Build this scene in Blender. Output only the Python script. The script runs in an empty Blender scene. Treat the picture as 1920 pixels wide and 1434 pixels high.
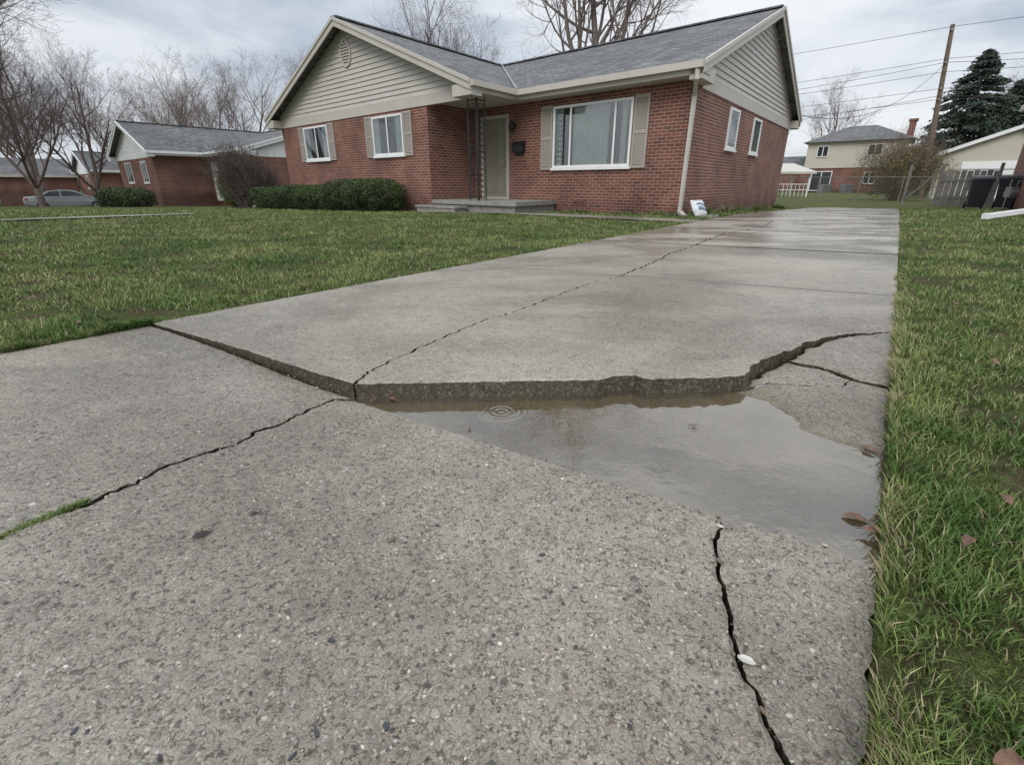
import bpy, math, random
import numpy as np
from mathutils import Vector, Matrix, noise as mnoise
from mathutils.geometry import delaunay_2d_cdt
random.seed(7); rng=np.random.default_rng(7)
sc=bpy.context.scene
sc.view_settings.view_transform='Standard'
sc.view_settings.look='None'
CAMH=0.62; F0=920.0; PIT=math.atan(372/920); SP,CP=math.sin(PIT),math.cos(PIT)
# ---------- survey helper: where a sight line meets level z
def G(u,v,z=0.0):
    up=717-v; F=F0*CP+up*SP; V=up*CP-F0*SP
    t=(CAMH-z)/(-V); return Vector(((u-960)*t,F*t))
e=Vector((-0.730,0.683)); s=Vector((0.592,0.806)); n=Vector((-0.806,0.592))
R0=Vector((0.971,1.104))
def DR(tau,nu): return R0+s*tau+n*nu
W=2.894
def sstep(x): x=min(1,max(0,x)); return x*x*(3-2*x)
def low(x,y):
    tau=(x-R0.x)*s.x+(y-R0.y)*s.y
    return -0.055+0.042*sstep((-0.55-x)/1.15)+0.045*sstep((tau-0.45)/0.9)
def GL(u,v):
    z=-0.05
    for i in range(5):
        p=G(u,v,z); z=low(p.x,p.y)
    return p
def gz(x,y):
    x=np.asarray(x,float); y=np.asarray(y,float)
    k=np.clip((4-x)/12,0,1); L=20+25*k
    t=np.clip((-25-x)/5,0,1)
    return -0.03*(np.clip(np.minimum(y,L),11.5,60)-11.5)-.35*t*t*(3-2*t)
def gzf(x,y): return float(gz(x,y))
# ---------- nodes
def nd(nt,t,ins=None,**kw):
    x=nt.nodes.new(t)
    for k,v in kw.items(): setattr(x,k,v)
    for k,v in (ins or {}).items():
        if isinstance(v,bpy.types.NodeSocket): nt.links.new(v,x.inputs[k])
        else: x.inputs[k].default_value=v
    return x
def ramp(nt,fac,stops,interp='LINEAR'):
    r=nt.nodes.new('ShaderNodeValToRGB'); cr=r.color_ramp; cr.interpolation=interp
    while len(cr.elements)<len(stops): cr.elements.new(0.5)
    for el,(p,c) in zip(cr.elements,stops):
        el.position=p
        el.color=(c,c,c,1) if isinstance(c,(int,float)) else (*c,1)
    nt.links.new(fac,r.inputs[0]); return r.outputs[0]
def mixc(nt,f,a,b,mode='MIX'):
    m=nt.nodes.new('ShaderNodeMixRGB'); m.blend_type=mode
    for i,v in enumerate((f,a,b)):
        if isinstance(v,bpy.types.NodeSocket): nt.links.new(v,m.inputs[i])
        else: m.inputs[i].default_value=v if i==0 else ((v,v,v,1) if isinstance(v,(int,float)) else (*v,1))
    return m.outputs[0]
def math_(nt,op,a,b=0.0,clamp=False):
    m=nt.nodes.new('ShaderNodeMath'); m.operation=op; m.use_clamp=clamp
    for i,v in enumerate((a,b)):
        if isinstance(v,bpy.types.NodeSocket): nt.links.new(v,m.inputs[i])
        else: m.inputs[i].default_value=v
    return m.outputs[0]
def newmat(name):
    m=bpy.data.materials.new(name); m.use_nodes=True; nt=m.node_tree
    b=nt.nodes['Principled BSDF']; return m,nt,b
def lk(nt,a,b): nt.links.new(a,b)
def noise(nt,vec,scale,detail=5,rough=.55,dist=0):
    x=nd(nt,'ShaderNodeTexNoise',{'Scale':scale,'Detail':detail,'Roughness':rough,'Distortion':dist})
    if vec is not None: lk(nt,vec,x.inputs['Vector'])
    return x
def bump(nt,h,b,strength=.5,dist=.01):
    x=nd(nt,'ShaderNodeBump',{'Strength':strength,'Distance':dist,'Height':h}); lk(nt,x.outputs[0],b.inputs['Normal'])
def plain(name,col,rough=.6,var=.15,scale=6,metal=0,bs=.15,bd=.004):
    m,nt,b=newmat(name); g=nd(nt,'ShaderNodeNewGeometry')
    a=noise(nt,g.outputs['Position'],scale,5)
    lo=tuple(c*(1-var) for c in col); hi=tuple(min(1,c*(1+var)) for c in col)
    c=ramp(nt,a.outputs['Fac'],[(.3,lo),(.7,hi)])
    lk(nt,c,b.inputs['Base Color']); b.inputs['Roughness'].default_value=rough; b.inputs['Metallic'].default_value=metal
    if bs>0:
        f=noise(nt,g.outputs['Position'],scale*14,2); bump(nt,f.outputs['Fac'],b,bs,bd)
    return m
def concrete(name,coarse,tint=(1,1,1),wet=0.0,stain=1.0,wetz=None,rr=((.40,.50),(.50,.40),(.62,.24)),joints=False,grain=.6):
    m,nt,b=newmat(name); g=nd(nt,'ShaderNodeNewGeometry'); P=g.outputs['Position']
    wob=noise(nt,P,30,2); P2=mixc(nt,.022,P,wob.outputs['Color'],'ADD')
    n1=noise(nt,P,1.1,5,.62)
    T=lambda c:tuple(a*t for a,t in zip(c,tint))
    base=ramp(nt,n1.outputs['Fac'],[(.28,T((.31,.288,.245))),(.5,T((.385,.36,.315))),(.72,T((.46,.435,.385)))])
    fine=noise(nt,P,340,3,.75)
    base=mixc(nt,grain,base,ramp(nt,fine.outputs['Fac'],[(.33,.35),(.5,.88),(.66,1.2)]),'MULTIPLY')
    heights=None
    for sc_,thr,fac,pres in ((64,.38,.8*coarse,.50),(135,.44,.8*coarse,.2)):
        v=nd(nt,'ShaderNodeTexVoronoi',{'Scale':sc_,'Vector':P2,'Randomness':1.0})
        sep=nd(nt,'ShaderNodeSeparateColor',{'Color':v.outputs['Color']})
        mask=ramp(nt,v.outputs['Distance'],[(thr-.05,1.0),(thr+.04,0.0)])
        pr=math_(nt,'GREATER_THAN',sep.outputs[1],pres)
        mk=math_(nt,'MULTIPLY',mask,pr)
        sc2=ramp(nt,sep.outputs[0],[(0,(.06,.057,.058)),(.06,(.13,.11,.095)),(.16,(.23,.19,.145)),(.35,(.36,.325,.265)),(.6,(.33,.31,.28)),(.8,(.45,.395,.315)),(.95,(.50,.46,.40)),(.985,(.58,.55,.49)),(1,(.72,.70,.64))])
        base=mixc(nt,math_(nt,'MULTIPLY',mk,fac),base,sc2)
        rim=ramp(nt,v.outputs['Distance'],[(thr-.02,0.0),(thr+.06,1.0),(thr+.2,0.0)])
        base=mixc(nt,math_(nt,'MULTIPLY',rim,.42*coarse),base,(.13,.117,.095))
        hh=math_(nt,'MULTIPLY',mask,30.0/sc_)
        heights=hh if heights is None else math_(nt,'ADD',heights,hh)
    pit=noise(nt,P,85,4,.75)
    pm=ramp(nt,pit.outputs['Fac'],[(.34,1.0),(.42,0.0)])
    base=mixc(nt,math_(nt,'MULTIPLY',pm,.4+.25*coarse),base,(.10,.09,.075))
    pit2=noise(nt,P,15,5,.7)
    base=mixc(nt,.65,base,ramp(nt,pit2.outputs['Fac'],[(.32,.68),(.5,1.0),(.7,1.10)]),'MULTIPLY')
    st=noise(nt,P,.75,5,.62,.6)
    base=mixc(nt,.9*stain,base,ramp(nt,st.outputs['Fac'],[(.3,(.60,.58,.56)),(.42,(.82,.80,.78)),(.54,(.98,.97,.96)),(.68,(1.08,1.04,.97))]),'MULTIPLY')
    mp=nd(nt,'ShaderNodeMapping',{'Vector':P,'Rotation':(0,0,math.radians(36.3)),'Scale':(.55,1.0,1)})
    w=noise(nt,mp.outputs[0],1.3,5,.58,.5)
    wr=ramp(nt,w.outputs['Fac'],list(rr))
    base=mixc(nt,.35+.4*wet,base,ramp(nt,w.outputs['Fac'],[(.44,1.0),(.56,.58)]),'MULTIPLY')
    if joints:
        sz=nd(nt,'ShaderNodeSeparateXYZ',{0:P}); dx=math_(nt,'SUBTRACT',sz.outputs[0],R0.x); dy=math_(nt,'SUBTRACT',sz.outputs[1],R0.y)
        tau=math_(nt,'ADD',math_(nt,'MULTIPLY',dx,s.x),math_(nt,'MULTIPLY',dy,s.y)); nu=math_(nt,'ADD',math_(nt,'MULTIPLY',dx,n.x),math_(nt,'MULTIPLY',dy,n.y))
        tp=math_(nt,'ADD',tau,math_(nt,'MULTIPLY',nu,.56/W)); tp=math_(nt,'ADD',tp,-.28-1.97)
        fr=math_(nt,'FRACT',math_(nt,'ADD',math_(nt,'DIVIDE',tp,2.3),10.5)); d=math_(nt,'MULTIPLY',math_(nt,'ABSOLUTE',math_(nt,'SUBTRACT',fr,.5)),2.3)
        d2=math_(nt,'DIVIDE',d,math_(nt,'ADD',1.0,math_(nt,'MULTIPLY',math_(nt,'MAXIMUM',tau,0.0),.22)))
        act=math_(nt,'GREATER_THAN',tp,-1.0)
        narrow=ramp(nt,d2,[(.006,1.0),(.014,0.0)]); wide=ramp(nt,math_(nt,'ADD',d,math_(nt,'MULTIPLY',w.outputs['Fac'],.25)),[(.12,1.0),(.32,0.0)])
        base=mixc(nt,math_(nt,'MULTIPLY',math_(nt,'MULTIPLY',narrow,act),.75),base,(.045,.042,.036))
        base=mixc(nt,math_(nt,'MULTIPLY',math_(nt,'MULTIPLY',wide,act),.32),base,(.15,.14,.12))
    if wetz is not None:
        sz=nd(nt,'ShaderNodeSeparateXYZ',{0:P}); k=ramp(nt,math_(nt,'ADD',math_(nt,'MULTIPLY',sz.outputs[2],60.0),-wetz*60.0+.5),[(.45,(.60,.54,.40)),(.72,(1,1,1))])
        base=mixc(nt,1.0,base,k,'MULTIPLY')
    lk(nt,base,b.inputs['Base Color']); lk(nt,wr,b.inputs['Roughness'])
    b.inputs['Specular IOR Level'].default_value=.5
    hgt=math_(nt,'ADD',heights,math_(nt,'MULTIPLY',fine.outputs['Fac'],.5))
    hgt=math_(nt,'SUBTRACT',hgt,math_(nt,'MULTIPLY',pm,.6))
    bump(nt,hgt,b,(.6*coarse+.25)*(1-.55*wet),.004)
    return m
M={}
WZ=-.058
M['conc_near']=concrete('exposed_aggregate_concrete',1.0,(1.05,1.02,.965))
M['conc_slab']=concrete('worn_concrete',.9,(1.16,1.12,1.05),.15,joints=True,grain=.75,rr=((.40,.46),(.48,.36),(.58,.22)))
M['conc_far']=concrete('damp_concrete',.6,(1.12,1.09,1.04),.8,joints=True,rr=((.40,.40),(.46,.24),(.54,.08)))
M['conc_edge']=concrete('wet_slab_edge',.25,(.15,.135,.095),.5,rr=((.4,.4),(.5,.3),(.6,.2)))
def brickmat(name,c1,c2,mort):
    m,nt,b=newmat(name); uv=nd(nt,'ShaderNodeUVMap')
    br=nd(nt,'ShaderNodeTexBrick',{'Vector':uv.outputs[0],'Color1':(*c1,1),'Color2':(*c2,1),'Mortar':(*mort,1),'Scale':1.0,'Mortar Size':.008,'Mortar Smooth':.2,'Bias':-.05,'Brick Width':.205,'Row Height':.068})
    g=nd(nt,'ShaderNodeNewGeometry'); a=noise(nt,g.outputs['Position'],1.2,5)
    c=mixc(nt,.8,br.outputs['Color'],ramp(nt,a.outputs['Fac'],[(.3,.62),(.7,1.25)]),'MULTIPLY')
    a2=noise(nt,g.outputs['Position'],45,3)
    c=mixc(nt,.5,c,ramp(nt,a2.outputs['Fac'],[(.3,.6),(.7,1.1)]),'MULTIPLY')
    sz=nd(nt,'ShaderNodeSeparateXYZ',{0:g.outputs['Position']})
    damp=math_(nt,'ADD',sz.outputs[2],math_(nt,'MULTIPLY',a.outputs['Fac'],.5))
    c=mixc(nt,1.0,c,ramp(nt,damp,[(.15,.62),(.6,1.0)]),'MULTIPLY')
    lk(nt,c,b.inputs['Base Color']); b.inputs['Roughness'].default_value=.8
    inv=math_(nt,'SUBTRACT',1.0,br.outputs['Fac']); bump(nt,math_(nt,'ADD',inv,math_(nt,'MULTIPLY',a2.outputs['Fac'],.3)),b,.6,.008)
    return m
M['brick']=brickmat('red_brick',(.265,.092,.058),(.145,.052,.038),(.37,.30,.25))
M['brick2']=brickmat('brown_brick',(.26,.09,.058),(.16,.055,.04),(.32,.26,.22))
def shingle():
    m,nt,b=newmat('grey_shingle'); uv=nd(nt,'ShaderNodeUVMap')
    br=nd(nt,'ShaderNodeTexBrick',{'Vector':uv.outputs[0],'Color1':(.215,.215,.215,1),'Color2':(.08,.081,.083,1),'Mortar':(.028,.028,.03,1),'Scale':1.0,'Mortar Size':.010,'Mortar Smooth':.3,'Brick Width':.24,'Row Height':.14})
    br.offset=.37
    g=nd(nt,'ShaderNodeNewGeometry'); a=noise(nt,g.outputs['Position'],40,4,.7)
    c=mixc(nt,.6,br.outputs['Color'],ramp(nt,a.outputs['Fac'],[(.3,.5),(.7,1.4)]),'MULTIPLY')
    a2=noise(nt,g.outputs['Position'],.8,4)
    c=mixc(nt,.8,c,ramp(nt,a2.outputs['Fac'],[(.3,.65),(.7,1.15)]),'MULTIPLY')
    lk(nt,c,b.inputs['Base Color']); b.inputs['Roughness'].default_value=.7
    bump(nt,math_(nt,'SUBTRACT',a.outputs['Fac'],br.outputs['Fac']),b,.7,.01); return m
M['shingle']=shingle()
M['siding']=plain('beige_siding',(.53,.50,.46),.55,.06,1.5)
M['trim']=plain('beige_trim',(.52,.485,.435),.5,.06,2)
M['shutter']=plain('taupe_shutter',(.39,.35,.31),.6,.06,3)
M['white_siding']=plain('white_siding',(.86,.87,.87),.55,.04,1.5)
M['white']=plain('white_vinyl',(.82,.82,.82),.4,.04,3)
M['cream']=plain('cream_siding',(.56,.52,.44),.6,.05,1)
M['door']=plain('olive_door',(.25,.24,.185),.45,.06,2)
M['dark']=plain('dark_interior',(.014,.017,.018),.8,.2,2)
M['iron']=plain('black_iron',(.015,.015,.016),.45,.2,8)
M['black']=plain('dark_bin_plastic',(.018,.02,.026),.5,.25,5,bs=.1)
M['metal']=plain('galvanised_metal',(.33,.34,.34),.45,.1,5,.6)
M['pole']=plain('weathered_wood',(.17,.125,.095),.85,.25,9)
M['fence']=plain('weathered_panel',(.17,.16,.145),.85,.3,4)
M['bark']=plain('bark_grey',(.115,.09,.078),.9,.3,5,bs=0)
M['twig']=plain('twig_brown',(.165,.13,.115),.9,.25,4,bs=0)
M['twigdark']=plain('twig_dark_red',(.11,.078,.068),.9,.25,4,bs=0)
M['soil']=plain('wet_soil',(.022,.018,.012),.7,.5,25,bs=.8,bd=.02)
M['curtain']=plain('pale_curtain',(.24,.275,.265),.8,.12,6,bs=0)
M['foundation']=plain('foundation_concrete',(.27,.26,.23),.8,.25,7)
M['asphalt']=plain('asphalt',(.06,.06,.062),.6,.2,9)
M['bag']=plain('white_plastic',(.70,.72,.74),.35,.1,9,bs=.6,bd=.02)
M['bagprint']=plain('blue_print',(.16,.21,.30),.4,.3,9)
M['tyre']=plain('tyre_rubber',(.015,.015,.015),.8,.2,9)
M['paint']=plain('silver_paint',(.24,.25,.255),.3,.04,2,.5,bs=0)
M['lampred']=plain('red_lens',(.3,.02,.015),.2,.1,9)
M['leafbrown']=plain('dead_leaf',(.155,.085,.05),.5,.45,60,bs=.5,bd=.003)
M['leafdark']=plain('wet_dark_leaf',(.03,.022,.02),.3,.3,60,bs=.5,bd=.003)
M['wire']=plain('wire_black',(.05,.05,.055),.6,.1,3,bs=0)
def glass(name,tint,f0=.04,rough=.02,base=.0,normal=None,extra=None):
    m=bpy.data.materials.new(name); m.use_nodes=True; nt=m.node_tree; nt.nodes.clear()
    o=nd(nt,'ShaderNodeOutputMaterial'); g=nd(nt,'ShaderNodeNewGeometry')
    nrm=g.outputs['Normal']
    bn=None
    if normal: bn=normal(nt,g); nrm=bn
    dt=nd(nt,'ShaderNodeVectorMath',{0:nrm,1:g.outputs['Incoming']},operation='DOT_PRODUCT')
    c=math_(nt,'SUBTRACT',1.0,math_(nt,'ABSOLUTE',dt.outputs['Value']),True)
    fac=math_(nt,'ADD',math_(nt,'MULTIPLY',math_(nt,'POWER',c,5.0),1-f0),f0+base,True)
    gl=nd(nt,'ShaderNodeBsdfGlossy',{'Roughness':rough,'Color':(1,1,1,1)})
    if bn: lk(nt,bn,gl.inputs['Normal'])
    t=nd(nt,'ShaderNodeBsdfTransparent',{'Color':(*tint,1)})
    body=t.outputs[0]
    if extra: body=extra(nt,g,t.outputs[0])
    mx=nd(nt,'ShaderNodeMixShader',{0:fac,1:body,2:gl.outputs[0]}); lk(nt,mx.outputs[0],o.inputs[0]); return m
M['glass']=glass('window_glass',(.76,.82,.82),.05,.03,.12)
M['carglass']=plain('tinted_glass',(.03,.035,.037),.08,.1,2,bs=0)
def waternormal(nt,g):
    hs=None
    for (u,v,amp,rad,freq) in ((940,771,1.6,.10,330),(1303,801,.9,.045,480)):
        c=G(u,v,-.058)
        d=nd(nt,'ShaderNodeVectorMath',operation='DISTANCE'); lk(nt,g.outputs['Position'],d.inputs[0]); d.inputs[1].default_value=(c.x,c.y,-.058)
        w=math_(nt,'SINE',math_(nt,'MULTIPLY',d.outputs['Value'],freq))
        fall=math_(nt,'SUBTRACT',1.0,math_(nt,'DIVIDE',d.outputs['Value'],rad),True)
        x=math_(nt,'MULTIPLY',math_(nt,'MULTIPLY',w,fall),amp)
        hs=x if hs is None else math_(nt,'ADD',hs,x)
    nn=noise(nt,g.outputs['Position'],13,3,.5)
    hs=math_(nt,'ADD',hs,math_(nt,'MULTIPLY',nn.outputs['Fac'],3.2))
    return nd(nt,'ShaderNodeBump',{'Strength':.30,'Distance':.0015,'Height':hs}).outputs[0]
def murk(nt,g,t):
    a=noise(nt,g.outputs['Position'],4,5,.6,.4)
    col=ramp(nt,a.outputs['Fac'],[(.3,(.085,.068,.038)),(.55,(.17,.145,.095)),(.7,(.27,.235,.165))])
    d=nd(nt,'ShaderNodeBsdfDiffuse',{'Color':col})
    return nd(nt,'ShaderNodeMixShader',{0:.30,1:t,2:d.outputs[0]}).outputs[0]
M['water']=glass('puddle_water',(.90,.82,.66),.03,.03,.145,waternormal,murk)
def colmat(name,rough=.5,spec=.3):
    m,nt,b=newmat(name); a=nd(nt,'ShaderNodeVertexColor',layer_name='col')
    lk(nt,a.outputs[0],b.inputs['Base Color']); b.inputs['Roughness'].default_value=rough; b.inputs['Specular IOR Level'].default_value=spec
    return m
M['blade']=colmat('grass_blades',.5,.3); M['leaf']=colmat('foliage_leaves',.5,.3); M['pebble']=colmat('loose_stones',.55,.4)
def groundmat():
    m,nt,b=newmat('lawn_ground'); g=nd(nt,'ShaderNodeNewGeometry'); P=g.outputs['Position']
    a=noise(nt,P,.8,6,.65); c=ramp(nt,a.outputs['Fac'],[(.3,(.10,.14,.04)),(.5,(.135,.18,.052)),(.7,(.20,.225,.085))])
    f=noise(nt,P,30,4,.75); c=mixc(nt,.8,c,ramp(nt,f.outputs['Fac'],[(.3,.4),(.7,1.4)]),'MULTIPLY')
    f2=noise(nt,P,240,3,.8); c=mixc(nt,.9,c,ramp(nt,f2.outputs['Fac'],[(.35,.25),(.65,1.5)]),'MULTIPLY')
    d=noise(nt,P,4,5,.7); c=mixc(nt,ramp(nt,d.outputs['Fac'],[(.46,0.0),(.58,.8)]),c,mixc(nt,1.0,(.13,.10,.06),ramp(nt,f2.outputs['Fac'],[(.35,.3),(.65,1.4)]),'MULTIPLY'))
    lk(nt,c,b.inputs['Base Color']); b.inputs['Roughness'].default_value=.85; b.inputs['Specular IOR Level'].default_value=.1
    bump(nt,math_(nt,'ADD',f.outputs['Fac'],math_(nt,'MULTIPLY',f2.outputs['Fac'],.25)),b,1.0,.05); return m
M['ground']=groundmat()
# ---------- mesh builder
def tag(o,label=None,cat=None,kind=None,group=None):
    if label:o['label']=label
    if cat:o['category']=cat
    if kind:o['kind']=kind
    if group:o['group']=group
    return o
ROOT={}
def empty(name,loc,label,cat,group=None):
    o=bpy.data.objects.new(name,None); sc.collection.objects.link(o); o.location=loc; o.empty_display_size=.2
    ROOT[o.name]=Vector(loc); return tag(o,label,cat,group=group)
class MB:
    def __init__(s_): s_.v=[]; s_.f=[]; s_.m=[]
    def add(s_,pts,m=0):
        i=len(s_.v); s_.v+= [tuple(p) for p in pts]; s_.f.append(tuple(range(i,i+len(pts)))); s_.m.append(m)
    def box(s_,p,m=0):
        i=len(s_.v); s_.v+=[tuple(q) for q in p]
        for f in ((0,3,2,1),(4,5,6,7),(0,1,5,4),(1,2,6,5),(2,3,7,6),(3,0,4,7)):
            s_.f.append(tuple(i+k for k in f)); s_.m.append(m)
    def boxF(s_,Fn,t0,t1,z0,z1,o0,o1,m=0):
        s_.box([Fn(t0,z0,o0),Fn(t1,z0,o0),Fn(t1,z0,o1),Fn(t0,z0,o1),Fn(t0,z1,o0),Fn(t1,z1,o0),Fn(t1,z1,o1),Fn(t0,z1,o1)],m)
    def bar(s_,a,b,w,h=None,m=0):
        h=h or w; a=Vector(a); b=Vector(b); d=(b-a).normalized()
        x=d.cross(Vector((0,0,1))); x=x.normalized() if x.length>1e-3 else Vector((1,0,0)); y=x.cross(d).normalized()
        x=x*w/2; y=y*h/2
        s_.box([a-x-y,a+x-y,a+x+y,a-x+y,b-x-y,b+x-y,b+x+y,b-x+y],m)
    def tube(s_,pts,rads,k=6,m=0):
        base=len(s_.v); N=len(pts)
        for j in range(N):
            p=pts[j]; d=(pts[min(j+1,N-1)]-pts[max(j-1,0)])
            d=d.normalized() if d.length>1e-6 else Vector((0,0,1))
            x=d.orthogonal().normalized() if abs(d.z)>.9 else d.cross(Vector((0,0,1))).normalized(); y=d.cross(x)
            for i in range(k):
                t=2*math.pi*i/k; s_.v.append(tuple(p+(x*math.cos(t)+y*math.sin(t))*rads[j]))
        for j in range(N-1):
            for i in range(k):
                a=base+j*k+i; b=base+j*k+(i+1)%k
                s_.f.append((a,b,b+k,a+k)); s_.m.append(m)
        s_.f.append(tuple(base+(N-1)*k+i for i in range(k))); s_.m.append(m)
        s_.f.append(tuple(base+k-1-i for i in range(k))); s_.m.append(m)
    def cyl(s_,a,b,r,k=16,m=0,r2=None): s_.tube([Vector(a),Vector(b)],[r,r if r2 is None else r2],k,m)
    def obj(s_,name,mats,parent=None,origin=None,smooth=False,uv=True,recalc=True):
        if parent is not None:
            r=parent
            while r.parent: r=r.parent
            O=ROOT[r.name]
        else: O=Vector(origin) if origin is not None else Vector((0,0,0))
        me=bpy.data.meshes.new(name); me.from_pydata([(x-O.x,y-O.y,z-O.z) for x,y,z in s_.v],[],s_.f)
        for m in (mats if isinstance(mats,list) else [mats]): me.materials.append(m)
        me.polygons.foreach_set('material_index',s_.m)
        if smooth: me.polygons.foreach_set('use_smooth',[True]*len(s_.f))
        me.update()
        if recalc:
            import bmesh; bm=bmesh.new(); bm.from_mesh(me); bmesh.ops.recalc_face_normals(bm,faces=bm.faces); bm.to_mesh(me); bm.free()
        if uv:
            L=me.uv_layers.new(name='UVMap')
            for p in me.polygons:
                nn=p.normal
                if abs(nn.z)<.97:
                    ud=Vector((0,0,1)).cross(nn).normalized()
                    if ud.x<0 or (abs(ud.x)<1e-6 and ud.y<0): ud=-ud
                    vd=nn.cross(ud); 
                    if vd.z<0: vd=-vd
                else: ud=Vector((1,0,0)); vd=Vector((0,1,0))
                for li in p.loop_indices:
                    c=me.vertices[me.loops[li].vertex_index].co+O
                    L.data[li].uv=(c.dot(ud),c.dot(vd))
        o=bpy.data.objects.new(name,me); sc.collection.objects.link(o)
        if parent is not None: o.parent=parent
        else: o.location=O; ROOT[o.name]=Vector(O)
        return o
def fastmesh(name,V,tmpl,mat,col=None,parent=None,origin=(0,0,0)):
    N,k,_=V.shape; me=bpy.data.meshes.new(name)
    V=V-np.array(origin)[None,None,:]
    me.vertices.add(N*k); me.vertices.foreach_set('co',V.astype(np.float32).ravel())
    sizes=[len(t) for t in tmpl]; flat=np.concatenate([np.array(t) for t in tmpl])
    loops=(flat[None,:]+(np.arange(N)*k)[:,None]).ravel()
    me.loops.add(len(loops)); me.loops.foreach_set('vertex_index',loops.astype(np.int32))
    tot=np.tile(sizes,N); st=np.concatenate([[0],np.cumsum(tot)[:-1]])
    me.polygons.add(len(tot)); me.polygons.foreach_set('loop_start',st.astype(np.int32))
    try: me.polygons.foreach_set('loop_total',tot.astype(np.int32))
    except Exception: pass
    me.update(calc_edges=True); me.validate()
    if col is not None:
        ca=me.color_attributes.new('col','FLOAT_COLOR','POINT')
        cc=np.ones((N,k,4)); cc[:,:,:3]=col if col.ndim==3 else col[:,None,:]
        ca.data.foreach_set('color',cc.astype(np.float32).ravel())
    me.materials.append(mat)
    o=bpy.data.objects.new(name,me); sc.collection.objects.link(o)
    if parent is not None: o.parent=parent
    else: o.location=origin
    return o
def inpoly(x,y,poly):
    x=np.asarray(x,float); y=np.asarray(y,float); r=np.zeros(x.shape,bool); N=len(poly)
    for i in range(N):
        x0,y0=poly[i]; x1,y1=poly[(i+1)%N]
        if y0==y1: continue
        c=((y0>y)!=(y1>y))&(x<(x1-x0)*(y-y0)/(y1-y0)+x0); r^=c
    return r
def pdist(x,y,poly):
    x=np.asarray(x,float); y=np.asarray(y,float); d=np.full(x.shape,1e9); N=len(poly)
    for i in range(N):
        ax,ay=poly[i]; bx,by=poly[(i+1)%N]; dx,dy=bx-ax,by-ay; L=dx*dx+dy*dy+1e-12
        t=np.clip(((x-ax)*dx+(y-ay)*dy)/L,0,1); d=np.minimum(d,np.hypot(x-ax-t*dx,y-ay-t*dy))
    return d
# ---------- pavement
def dens(pts,step,jit,seed,amp2=None):
    out=[]
    for i in range(len(pts)-1):
        a,b=Vector(pts[i]),Vector(pts[i+1]); L=(b-a).length; k=max(1,int(L/step)); nn=Vector((-(b-a).y,(b-a).x)).normalized() if L>0 else Vector((0,0))
        for j in range(k):
            if i==0 and j==0: out.append(a.copy()); continue
            p=a.lerp(b,j/k)
            w=mnoise.noise(Vector((p.x*14+seed,p.y*14,seed)))*jit+ mnoise.noise(Vector((p.x*60,p.y*60+seed,seed)))*jit*.6
            out.append(p+nn*w)
    out.append(Vector(pts[-1])); return out
def r01(p,sd): return mnoise.noise(Vector((p.x*33,p.y*33,sd*2)))*.5+.5
def crack(pts,w,jit,seed,step=.012,taper0=0,taper1=0):
    c=dens(pts,step,jit,seed); L=[];R=[];N=len(c)
    for i,p in enumerate(c):
        d=(c[min(i+1,N-1)]-c[max(0,i-1)]); nn=Vector((-d.y,d.x)).normalized(); t=i/(N-1)
        ww=w*(.65+.9*abs(mnoise.noise(Vector((p.x*9,p.y*9,seed+3))))+.35*mnoise.noise(Vector((p.x*45,p.y*45,seed+5))))
        if taper0: ww*=min(1,.25+t/taper0)
        if taper1: ww*=min(1,.15+(1-t)/taper1)
        L.append(p+nn*ww*.5); R.append(p-nn*ww*.5*(.8+.4*r01(p,seed)))
    return L,R
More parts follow.
